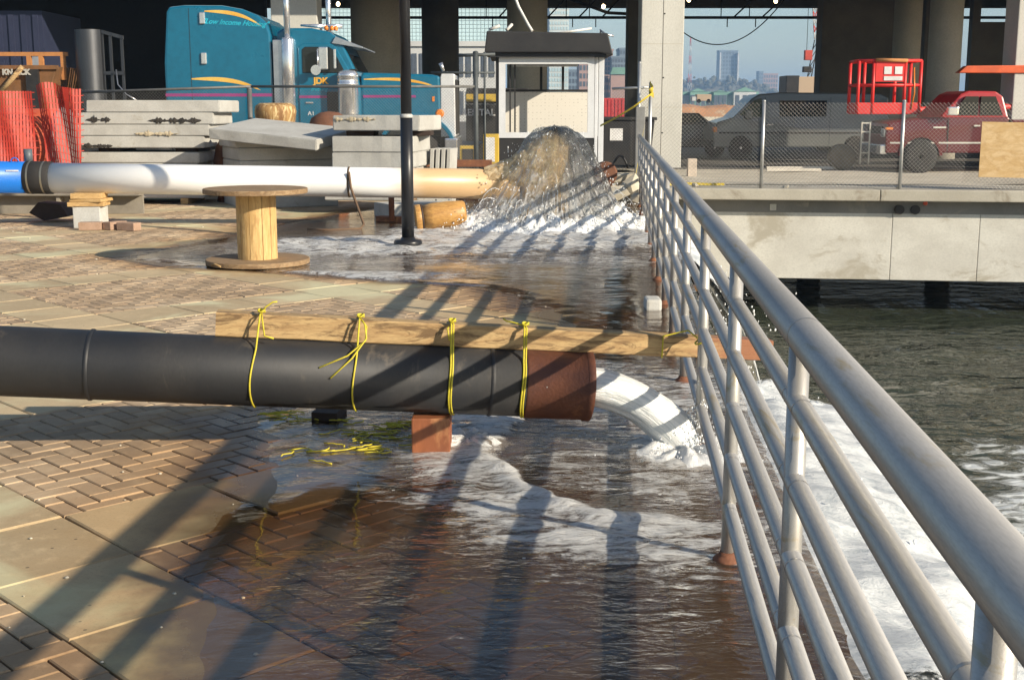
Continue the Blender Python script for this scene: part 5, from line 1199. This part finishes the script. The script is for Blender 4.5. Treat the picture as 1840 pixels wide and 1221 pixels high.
MB().tube([(-8.1, 26.2, 2.3), (-8.05, 26.1, 2.0), (-7.85, 26.0, 1.8), (-7.6, 26, 1.65)], .012, 6).build('wire', m_alu2, cs)

# ------------------------------------------------------------------ vehicles on the right
def extrude_side(poly, y0, y1, nm, m, parent, tum=0.0, zt=1.1, zmax=2.0, ch=.04):
    """side outline extruded across the width, sides leaning in above the waist"""
    mb = MB().prism(poly, 'y', y0, y1, ch=ch); yc = (y0+y1)/2
    mb.v = [(x, yc+(y-yc)*(1-tum*max(0, (z-zt)/(zmax-zt))), z) for x, y, z in mb.v]
    return mb.build(nm, m, parent)
m_van = mat('charcoal van paint', (.14, .15, .145), (.15, .16, .155), .35, .2, scale=1, bump=.02, coat=.4)
VY = 38
vn = thing('van', 'charcoal van parked behind the pier fence with its nose to the left', 'van', (8.6, VY+1, 0))
extrude_side([(6.05, .38), (6.02, .85), (6.15, 1.12), (6.62, 1.26), (7.18, 1.82), (7.4, 1.94), (8.0, 1.99), (11.0, 1.97), (11.25, 1.85), (11.3, .6), (11.2, .38)], VY, VY+2.0, 'body', m_van, vn, .12)
MB().prism([(6.72, 1.27), (7.22, 1.76), (7.44, 1.82), (7.5, 1.27)], 'y', VY+.03, VY+.08).build('door_window', mat('greenish glass', (.05, .09, .07), rough=.1, bump=0), vn)
MB().prism([(8.0, 1.28), (8.0, 1.75), (9.4, 1.75), (9.4, 1.28)], 'y', VY+.04, VY+.08).build('side_window', m_glass, vn)
MB().box(6.95, 7.15, VY-.2, VY-.05, 1.22, 1.46, None, .03).build('mirror', m_van, vn)
MB().box(6.03, 6.14, VY-.01, VY+.25, .82, .98, None, .02).build('turn_signal', m_amber, vn)
MB().box(5.95, 6.1, VY+.1, VY+1.9, .38, .58, None, .03).build('bumper', m_steel_dk, vn)
MB().box(7.55, 7.56, VY-.004, VY, .45, 1.85).build('door_seam', m_steel_dk, vn)
wheel(vn, 6.86, VY+.08, .36, .24, m_alu2); wheel(vn, 10.3, VY+.08, .36, .24, m_alu2)
t = thing('sedan', 'dark car nose peeking out right of the pale square column', 'car', (5.2, 40, 0))
extrude_side([(4.2, .3), (4.2, .9), (4.9, 1.05), (5.3, 1.38), (5.9, 1.38), (6.3, 1.05), (6.75, .98), (6.9, .8), (6.9, .3)], 40, 41.8, 'body', mat('black car paint', (.01, .011, .014), rough=.3, coat=.5, bump=.01), t, .2, .95, 1.4)
MB().prism([(5.02, 1.06), (5.34, 1.32), (5.86, 1.32), (6.15, 1.06)], 'y', 40.0, 40.1).build('window', m_glass, t); wheel(t, 6.4, 40.05, .31, .2, m_alu2); wheel(t, 4.75, 40.05, .31, .2, m_alu2)
m_red = mat('shade-dark maroon paint', (.11, .005, .009), (.09, .004, .007), .32, .1, scale=1, bump=.02, coat=.5)  # body paint darkened to carry the shade on the pickup
QY = 30
pk = thing('pickup_truck', 'maroon pickup truck behind the fence, partly hidden by the plywood sheet', 'pickup truck', (10.8, QY+1, 0))
extrude_side([(8.86, .48), (8.84, .9), (8.9, 1.18), (9.2, 1.24), (10.15, 1.32), (11.75, 1.32), (11.75, .48)], QY, QY+1.95, 'body', m_red, pk, .05, .9, 1.4)
extrude_side([(10.1, 1.30), (10.62, 1.86), (10.8, 1.93), (11.45, 1.92), (11.62, 1.80), (11.74, 1.30)], QY+.06, QY+1.89, 'cab', mat('sunlit red cab paint', (.42, .02, .02), rough=.35, coat=.4, bump=.01), pk, .16, 1.3, 1.95)  # brighter red than the body stands in for sun on the cab
MB().prism([(10.42, 1.36), (10.70, 1.80), (11.0, 1.80), (11.0, 1.36)], 'y', QY+.05, QY+.15).build('door_window', m_glass, pk)
MB().prism([(11.06, 1.36), (11.06, 1.80), (11.4, 1.80), (11.6, 1.36)], 'y', QY+.05, QY+.15).build('rear_window', m_glass, pk)
extrude_side([(11.80, .5), (11.80, 1.26), (14.1, 1.26), (14.1, .5)], QY, QY+1.95, 'bed', m_red, pk)
MB().box(8.74, 8.9, QY+.05, QY+1.9, .45, .68, None, .03).build('bumper', m_chrome, pk); MB().box(8.83, 8.9, QY+.1, QY+.4, .85, 1.05, None, .02).build('headlight', m_chrome, pk)
MB().box(8.84, 9.0, QY-.012, QY+.1, 1.03, 1.08).build('marker_light', m_amber, pk)
MB().box(10.3, 10.32, QY-.004, QY+.02, .5, 1.30).build('door_seam', m_steel_dk, pk); MB().box(10.9, 11.05, QY-.03, QY+.0, 1.1, 1.14).build('door_handle', m_chrome, pk)
MB().box(10.2, 10.45, QY-.25, QY-.1, 1.36, 1.56, None, .03).build('mirror', m_chrome, pk); MB().box(9.95, 10.25, QY-.012, QY, 1.06, 1.10).build('badge', m_chrome, pk)
for xw in (9.68, 13.2):
    wheel(pk, xw, QY+.06, .40, .27, m_alu2)
    ap = [(xw+.52*math.cos(math.pi*i/14), .42+.50*math.sin(math.pi*i/14)) for i in range(15)]
    MB().prism(ap + [(xw+(x-xw)*.86, .42+(z-.42)*.86) for x, z in ap[::-1]], 'y', QY-.03, QY+.05).build('wheel_arch', m_red, pk)
    MB().prism(ap, 'y', QY-.005, QY+.03).build('wheel_well', m_black, pk)
MB().box(8.845, 8.86, QY+.35, QY+1.6, .8, 1.1).build('grille', m_steel_dk, pk); MB().box(8.95, 14.0, QY-.012, QY, .70, .74).build('side_trim', m_chrome, pk)
MB().box(11.755, 11.775, QY+.0, QY+1.9, .55, 1.25).build('bed_gap', m_black, pk)
MB().box(6.2, 11.2, VY-.012, VY, .78, .83).build('side_trim', m_steel_dk, vn); MB().box(7.62, 7.8, VY-.02, VY, 1.02, 1.06).build('door_handle', m_chrome, vn); MB().box(9.5, 9.51, VY-.004, VY, .45, 1.85).build('door_seam', m_steel_dk, vn)
# boom lift with its red basket
m_lift = mat('lift red paint', (.72, .035, .03), (.6, .03, .028), .45, scale=3, bump=.05)
LYb = 31.5; X0, X1, Z0, Z1 = 8.45, 9.96, 1.40, 2.66
bl = thing('boom_lift', 'red boom lift with its empty basket held over the pickup hood', 'boom lift', (9, LYb, 0))
bk = MB().box(X0, X1, LYb-.35, LYb+.5, Z0-.02, Z0+.26, None, .02).build('basket_floor', m_lift, bl)
def bar(pts, r=.036, nm='basket_rail', m=None): MB().tube(pts, r, 8).build(nm, m or m_lift, bl)
for y in (LYb-.33, LYb+.48):
    bar([(X0, y, Z1), (X1, y, Z1)], .042); bar([(X0, y, 2.08), (X1, y, 2.08)])
    for x in (X0, X0+.36, X1-.38, X1): bar([(x, y, Z0), (x, y, Z1)], .042)
for x in (X0, X1): bar([(x, LYb-.33, Z1), (x, LYb+.48, Z1)]); bar([(x, LYb-.33, 2.08), (x, LYb+.48, 2.08)])
MB().box(X0+.40, X1-.42, LYb-.37, LYb-.33, Z1-.5, Z1-.02).build('control_panel', m_lift, bl)
for x in (X0+.6, X0+.86): MB().box(x, x+.18, LYb-.385, LYb-.372, Z1-.32, Z1-.14).build('notice', mat('white label', (.8, .8, .8), rough=.6), bl)
MB().box(X0+.6, X1-.46, LYb-.385, LYb-.372, Z1-.47, Z1-.37).build('notice', mat('white label', (.8, .8, .8), rough=.6), bl)
MB().tube([(X0+.38, LYb-.4, Z1+.02), (X1-.36, LYb-.4, Z1+.0)], .045, 8).build('pad', m_orw, bl)
bar([(X1-.18, LYb-.36, 2.5), (X1-.14, LYb-.36, 1.9), (X1-.2, LYb-.36, 1.5)], .018, 'hose', m_amber)
bar([(9.4, LYb+.5, 1.45), (10.2, LYb+1.2, 1.48), (11.4, LYb+1.6, 1.5), (16, LYb+1.6, 1.7)], .08, 'jib')
MB().prism([(11.5, 2.42), (11.7, 2.60), (16.2, 2.64), (16.2, 2.40)], 'y', LYb+1.45, LYb+1.75, ch=.02).build('boom', mat('orange boom paint', (.72, .12, .03), rough=.5), bl)
MB().box(15.6, 17.6, LYb+1.0, LYb+2.6, .4, 2.4, None, .05).build('chassis', m_lift, bl); wheel(bl, 15.9, LYb+1.0, .4, .3, m_lift); wheel(bl, 17.3, LYb+1.0, .4, .3, m_lift)
ld = thing('ladder', 'short pale ladder standing between the van and the pickup', 'ladder', (8.6, 31, .2)); m_ladder = mat('pale ladder', (.62, .58, .5), rough=.6)
for x in (8.42, 8.62): MB().box(x, x+.03, 30.6, 30.64, .2, 1.20).build('stile', m_ladder, ld)
for z in (.45, .7, .95, 1.16): MB().box(8.45, 8.62, 30.61, 30.635, z, z+.03).build('rung', m_ladder, ld)
tag(MB().lathe([(.15, -.15), (.32, -.14), (.32, .14), (.15, .15)], Matrix.Translation((8.15, 31.3, .34)) @ Matrix.Rotation(R(90), 4, 'X'), 24).build('spare_wheel', mat('muddy rubber', (.20, .17, .12), rough=.9)), 'muddy spare wheel standing left of the ladder', 'wheel')
for i, (xa_, xb_, y, lb) in enumerate(((6.3, 8.0, 31.2, 'long pale board lying in front of the van'), (6.1, 7.4, 30.2, 'shorter pale board lying nearer the fence'))):
    tag(MB().box(xa_, xb_, y, y+.14, .05, .11).build('board', m_ladder), lb, 'board', 'boards in front of the van')
tag(MB().box(3.93, 4.13, 28.2, 28.4, .0, .42, None, .01).build('timber_stub', mat('pale peach timber', (.62, .52, .42))), 'pale stub of timber standing at the foot of the square column', 'stub')
# plywood sheet against the fence
m_plyw = wood_mat('construction plywood', (.66, .48, .26), (.57, .38, .17), (.44, .27, .11), 1.5, (1.2, 1, 3.2))
o = MB().box(0, 1.5, 0, .022, 0, 1.02).build('plywood_sheet', m_plyw); o.location = (8.74, 23.62, .26); o.rotation_euler = (R(-4), R(1), R(-7.6)); tag(o, 'pale plywood sheet leaning on the pier fence at the right edge', 'plywood')
# cracks and scraps on the pier
for i, (x, y, r, lb) in enumerate(((3.6, 24.75, .07, 'pale scrap near the pier edge by the railing'), (5.3, 24.35, .06, 'scrap at the foot of the left fence post'), (7.4, 24.1, .06, 'scrap left of the second fence post'))): chunk(x, y, .03, r, lb, m_block2)

# grit and pale chips scattered on the dry deck
rs = random.Random(8); mb = MB()
for _ in range(60):
    y = 3.2 + 15*rs.random()**1.4; x = rs.uniform(-.43*y, lerp_curve(WET, y)+.2); r = rs.uniform(.002, .006)*(1+.08*y)
    mb.ball((x, y, .002), r, 5, (1.3, 1, .6))
tag(mb.build('grit', m_block2), 'pale grit and chips scattered over the dry paving', 'grit', kind='stuff')
# ------------------------------------------------------------------ far shore seen under the building
def PX(u, Y): return (u-920)/2250*Y*.983
def PZ(v, Y): return 1.52 + Y*(195-v)/2250
def tower(name, label, u0, u1, v0, v1, Y, dep, mwall, mwin, cols, rows, cat='building', base=None, wfrac=.62):
    x0, x1 = PX(u0, Y), PX(u1, Y); z1, z0 = PZ(v0, Y), (PZ(v1, Y) if base is None else base)
    t = thing(name, label, cat, ((x0+x1)/2, Y, z0))
    MB().box(x0, x1, Y, Y+dep, z0, z1).build('wall', mwall, t)
    mb = MB(); cw, rh = (x1-x0)/cols, (z1-z0)/rows
    for i in range(cols):
        for j in range(rows):
            a = x0+cw*(i+.5-wfrac/2); c = z0+rh*(j+.5-wfrac/2); mb.box(a, a+cw*wfrac, Y-.12, Y-.02, c, c+rh*wfrac)
    o = mb.build('windows', mwin, t); o['kind'] = 'stuff'
    MB().box(x0-.3, x1+.3, Y-.3, Y+dep, z1, z1+.02*(z1-z0)+.4).build('roof', mwall, t)
    return t
m_aqua = mat('aqua glass', (.50, .66, .70), (.44, .60, .65), .3, .0, scale=.05, bump=0); m_aqua2 = mat('pale spandrel', (.62, .68, .68), rough=.6, scale=.1, bump=0)
m_pink = mat('pinkish brick', (.42, .27, .23), (.36, .24, .21), .9, scale=.05, bump=0); m_tan = mat('tan masonry', (.50, .38, .27), rough=.9, scale=.05, bump=0)
m_fwin = mat('far dark windows', (.10, .12, .15), rough=.3, bump=0); m_bluec = mat('blue grey cladding', (.20, .26, .32), rough=.6, scale=.05, bump=0); m_white = mat('far white render', (.62, .63, .62), rough=.8, scale=.1, bump=0)
tower('glass_building', 'large pale aqua glass building behind the columns left of the booth', 560, 912, -60, 84, 165, 40, m_aqua2, m_aqua, 52, 22, wfrac=.88)
t = tower('podium_building', 'low pale building under the glass one, seen left of the booth', 545, 905, 88, 150, 150, 30, m_white, m_fwin, 26, 2, base=0)
tower('glass_tower', 'tall slim aqua tower right above the booth roof', 986, 1021, -150, 152, 420, 20, m_aqua2, m_aqua, 7, 40, base=0, wfrac=.6)
for a in ((1040, 1078, 118, 560, m_pink, 'low pinkish block seen through the booth window', 6, 6), (1076, 1100, 96, 600, m_pink, 'stepped pinkish apartment block right of the booth', 5, 12), (1098, 1124, 108, 590, m_bluec, 'blue grey apartment block left of the dark pier', 5, 10), (1112, 1128, 94, 640, m_bluec, 'taller blue grey block beside the dark pier', 3, 12), (1075, 1128, 140, 480, m_pink, 'broad low brick block in front of the apartment blocks', 12, 5), (1015, 1045, 130, 600, m_bluec, 'small grey block in the booth window', 5, 6)):
    tower('apartment_block', a[5], a[0], a[1], a[2], 0, a[3], 20, a[4], m_fwin, a[6], a[7], base=0)
mg = mat('green copper roof', (.20, .38, .30), rough=.8, scale=.1, bump=0)
t = thing('green_roof', 'far building with a green gabled roof right of the booth', 'building', (45, 470, 0)); MB().prism([(PX(1096, 470), PZ(136, 470)), (PX(1100, 470), PZ(124, 470)), (PX(1122, 470), PZ(124, 470)), (PX(1126, 470), PZ(136, 470))], 'y', 470, 476).build('roof', mg, t); MB().box(PX(1097, 470), PX(1125, 470), 470.5, 476, 0, PZ(136, 470)).build('wall', m_pink, t)
t = thing('red_container', 'red shipping containers in the distance right of the booth', 'container', (10, 130, 0)); mrc = mat('container red', (.55, .05, .05), rough=.6)
MB().box(PX(1084, 130), PX(1122, 130), 130, 133, 0, PZ(177, 130)).build('body', mrc, t)
for i in range(6): x = PX(1084, 130)+.1+i*.36; MB().box(x, x+.15, 129.95, 130, .1, PZ(179, 130)).build('corrugation', mrc, t)
tower('hill_tower', 'far office tower with white edges standing on the hill', 1290, 1323, 97, 168, 1500, 20, m_bluec, m_fwin, 6, 14, base=5)
for i, u in enumerate((1290, 1322)):
    tag(MB().box(PX(u, 1499), PX(u+2.4, 1499), 1495, 1499, 5, PZ(99, 1499)).build('stair_tower', m_white), ('white stair tower at the left edge of the far hill tower', 'white stair tower at the right edge of the far hill tower')[i], 'tower')
tower('far_block', 'faint tall block right of the far hill', 1362, 1370, 132, 0, 1700, 20, m_bluec, m_fwin, 3, 10, base=0); tower('far_block', 'faint wide block right of the far hill', 1370, 1396, 136, 0, 1750, 20, m_pink, m_fwin, 6, 8, base=0)
# wooded hill
m_wood = mat('far winter trees', (.13, .115, .085), (.085, .09, .06), .95, scale=.03, grain=.4, bump=.8, bdist=3)
hx = [(-300, 4), (60, 10), (150, 24), (190, 33), (230, 36), (262, 36), (290, 30), (310, 22), (335, 10), (380, 4), (900, 3)]
vs = []; fs = []; n = 150
for i in range(n+1):
    x = -300+1200*i/n; z = lerp_curve(hx, x)
    for j in range(7): q = j/6; vs.append((x, 1440+q*120, z*math.sin(math.pi*min(.5+.0, q*.75))**.7*(1+.1*nz(x*.02, j)) + (3.0*nz(x*.11, j*2.1)+2*nz(x*.3, j) if q > .2 else 0) - 2.5))
for i in range(n):
    for j in range(6): fs.append((i*7+j, (i+1)*7+j, (i+1)*7+j+1, i*7+j+1))
o = MB().add(vs, fs, False).build('hill', m_wood); o['kind'] = 'structure'
rs = random.Random(21); mb = MB()
for _ in range(900):
    x = rs.uniform(60, 345); z = lerp_curve(hx, x); q = rs.random()
    mb.ball((x, 1470+30*rs.random(), max(2, z*q*1.02+rs.uniform(-2, 2))), rs.uniform(1.4, 3.4), 5, (1.2, 1, 1))
tag(mb.build('far_wood', m_wood), 'brownish wood covering the far hill', 'wood', kind='stuff')
tag(MB().box(-1500, 1500, 1380, 2300, -4, 1.0).build('far_shore', m_wood), kind='structure')
# red and white radio mast
t = thing('radio_mast', 'thin red and white radio mast on the far shore', 'mast', (PX(1238, 1300), 1300, 0)); xm = PX(1238, 1300); zt = PZ(72, 1300); mrd = mat('mast red', (.6, .08, .06), rough=.6); 
for i in range(8):
    z0 = zt*i/8; z1 = zt*(i+1)/8; w0, w1 = 4.2*(1-i/8)+.6, 4.2*(1-(i+1)/8)+.6; mb = MB(); mm = mrd if i % 2 else m_white
    for sx_ in (-1, 1): mb.tube([(xm+sx_*w0/2, 1300, z0), (xm+sx_*w1/2, 1300, z1)], .28, 5)
    mb.tube([(xm-w0/2, 1300, z0), (xm+w1/2, 1300, z1)], .22, 5); mb.tube([(xm+w0/2, 1300, z0), (xm-w1/2, 1300, z1)], .22, 5); mb.build('section', mm, t)
# terminal, soil bank, barrier
t = thing('ferry_terminal', 'long low far terminal with green roofs and arches', 'building', (PX(1295, 620), 620, 0))
MB().box(PX(1228, 620), PX(1362, 620), 620, 640, 0, PZ(172, 620)).build('wall', m_white, t); MB().box(PX(1226, 620), PX(1362, 620), 619, 641, PZ(172, 620), PZ(166, 620)).build('roof', mg, t)
for u0, u1, v in ((1240, 1268, 160), (1282, 1306, 163), (1318, 1358, 158)):
    a, c = PX(u0, 615), PX(u1, 615); z = PZ(174, 615); zt = PZ(v, 615); MB().box(a, c, 615, 619, 0, z+2.2).build('pavilion', mg if u0 < 1300 else m_white, t)
    MB().prism([(a-.6, z+2), ((a+c)/2, zt), (c+.6, z+2)], 'y', 615, 619.5).build('roof', mg, t)
    for i in range(3): x = a+(c-a)*(i+.5)/3; MB().box(x-.9, x+.9, 614.8, 615, .5, z+.6).build('arch', m_fwin, t)
m_soil = mat('orange soil', (.46, .22, .10), (.38, .20, .10), .95, scale=.4, bump=.6, spots=(.45, .36, .25), spot_scale=.2)
vs = []; fs = []; n = 70
for i in range(n+1):
    x = 0+60*i/n; h = 2.55*(.8+.25*nz(x*.25, 1)+.12*nz(x, 4))
    vs += [(x, 190, -.05), (x, 192, h*.8), (x, 195, h), (x, 200, h*.9), (x, 204, -.05)]
for i in range(n):
    for j in range(4): fs.append((i*5+j, (i+1)*5+j, (i+1)*5+j+1, i*5+j+1))
tag(MB().add(vs, fs).build('soil_bank', m_soil), 'orange brown soil bank across the yard, left of the van', 'soil bank')
for i in range(9):
    x = 8+i*2.05; tag(MB().prism([(88.0, 0), (88.1, .25), (88.22, .95), (88.38, .95), (88.5, .25), (88.6, 0)], 'x', x, x+2.0).build('road_barrier', m_block2), ['first', 'second', 'third', 'fourth', 'fifth', 'sixth', 'seventh', 'eighth', 'ninth'][i]+' pale concrete barrier from the left along the far yard edge', 'barrier', 'barriers along the far yard')
t = thing('box_truck', 'cream box truck parked on the far soil bank', 'truck', (PX(1265, 186), 186, 2.2)); xa = PX(1252, 186); MB().box(xa, xa+2.1, 186, 188, 2.6, 3.55, None, .05).build('box', m_tan, t); MB().box(xa-.7, xa, 186.1, 187.9, 2.6, 3.2, None, .05).build('cab', m_white, t); wheel(t, xa+.3, 186.1, .3, .2, m_alu2); wheel(t, xa+1.7, 186.1, .3, .2, m_alu2)
for q in t.children:
    if q.name.startswith('wheel'): q.location.z += 2.3
# crawler crane on the right of the sky gap
t = thing('crawler_crane', 'crane with red and white lattice boom at the right of the sky gap', 'crane', (21, 92, 0)); CY = 92
MB().box(PX(1411, CY), PX(1435, CY), CY, CY+2.5, 1.2, PZ(138, CY), None, .05).build('counterweight', m_bkmetal, t)
MB().box(PX(1433, CY), PX(1466, CY), CY, CY+2.5, 1.2, PZ(140, CY), None, .05).build('engine_house', m_tan, t); MB().box(PX(1405, CY), PX(1475, CY), CY-.3, CY+3, 0, 1.1, None, .2).build('crawler_track', m_steel_dk, t)
for i in range(9):
    z0, z1 = PZ(75-12*i, CY), PZ(75-12*(i+1), CY); xa, xb = PX(1468-1.2*i, CY), PX(1468-1.2*(i+1), CY); mb = MB(); mm = mrd if i % 2 else m_white
    for s_ in (-.14, .14): mb.tube([(xa+s_, CY+1, z0), (xb+s_, CY+1, z1)], .045, 6)
    mb.tube([(xa-.14, CY+1, z0), (xb+.14, CY+1, z1)], .03, 5); mb.tube([(xa+.14, CY+1, z0), (xb-.14, CY+1, z1)], .03, 5); mb.build('boom_section', mm, t)
for i in range(4):
    z0, z1 = PZ(140-16*i, CY), PZ(140-16*(i+1), CY); mb = MB(); xa, xb = PX(1458+2.5*i, CY), PX(1458+2.5*(i+1), CY)
    for s_ in (-.14, .14): mb.tube([(xa+s_, CY+1, z0), (xb+s_, CY+1, z1)], .04, 6)
    mb.tube([(xa-.14, CY+1, z0), (xb+.14, CY+1, z1)], .03, 5); mb.build('boom_section', m_bkmetal, t)
MB().box(PX(1446, CY), PX(1459, CY), CY+.5, CY+1, PZ(111, CY), PZ(94, CY), None, .03).build('hook_block', mrd, t); MB().tube([(PX(1450, CY), CY+.8, PZ(94, CY)), (PX(1450, CY), CY+.8, 14)], .02, 5).build('hoist_rope', m_steel_dk, t); MB().box(PX(1444, CY), PX(1459, CY), CY+.5, CY+1, PZ(132, CY), PZ(122, CY), None, .05).build('hook', m_steel_dk, t)
tower('tan_building', 'tan far building glimpsed between the round columns at right', 1560, 1690, 92, 0, 300, 20, m_tan, m_fwin, 16, 5, base=0)
# distant air
hz = MB().box(-2600, 2600, -100, 5300, -8, 95).build('haze', bpy.data.materials.new('haze air')); hz['kind'] = 'stuff'; hz['label'] = 'pale blue haze over the far shore'
m = hz.data.materials[0]; m.use_nodes = True; m.node_tree.nodes.remove(m.node_tree.nodes['Principled BSDF'])
pv = m.node_tree.nodes.new('ShaderNodeVolumePrincipled'); pv.inputs['Color'].default_value = (.42, .66, 1.0, 1); pv.inputs['Density'].default_value = .00042; pv.inputs['Anisotropy'].default_value = .0
m.node_tree.links.new(pv.outputs[0], m.node_tree.nodes['Material Output'].inputs['Volume'])
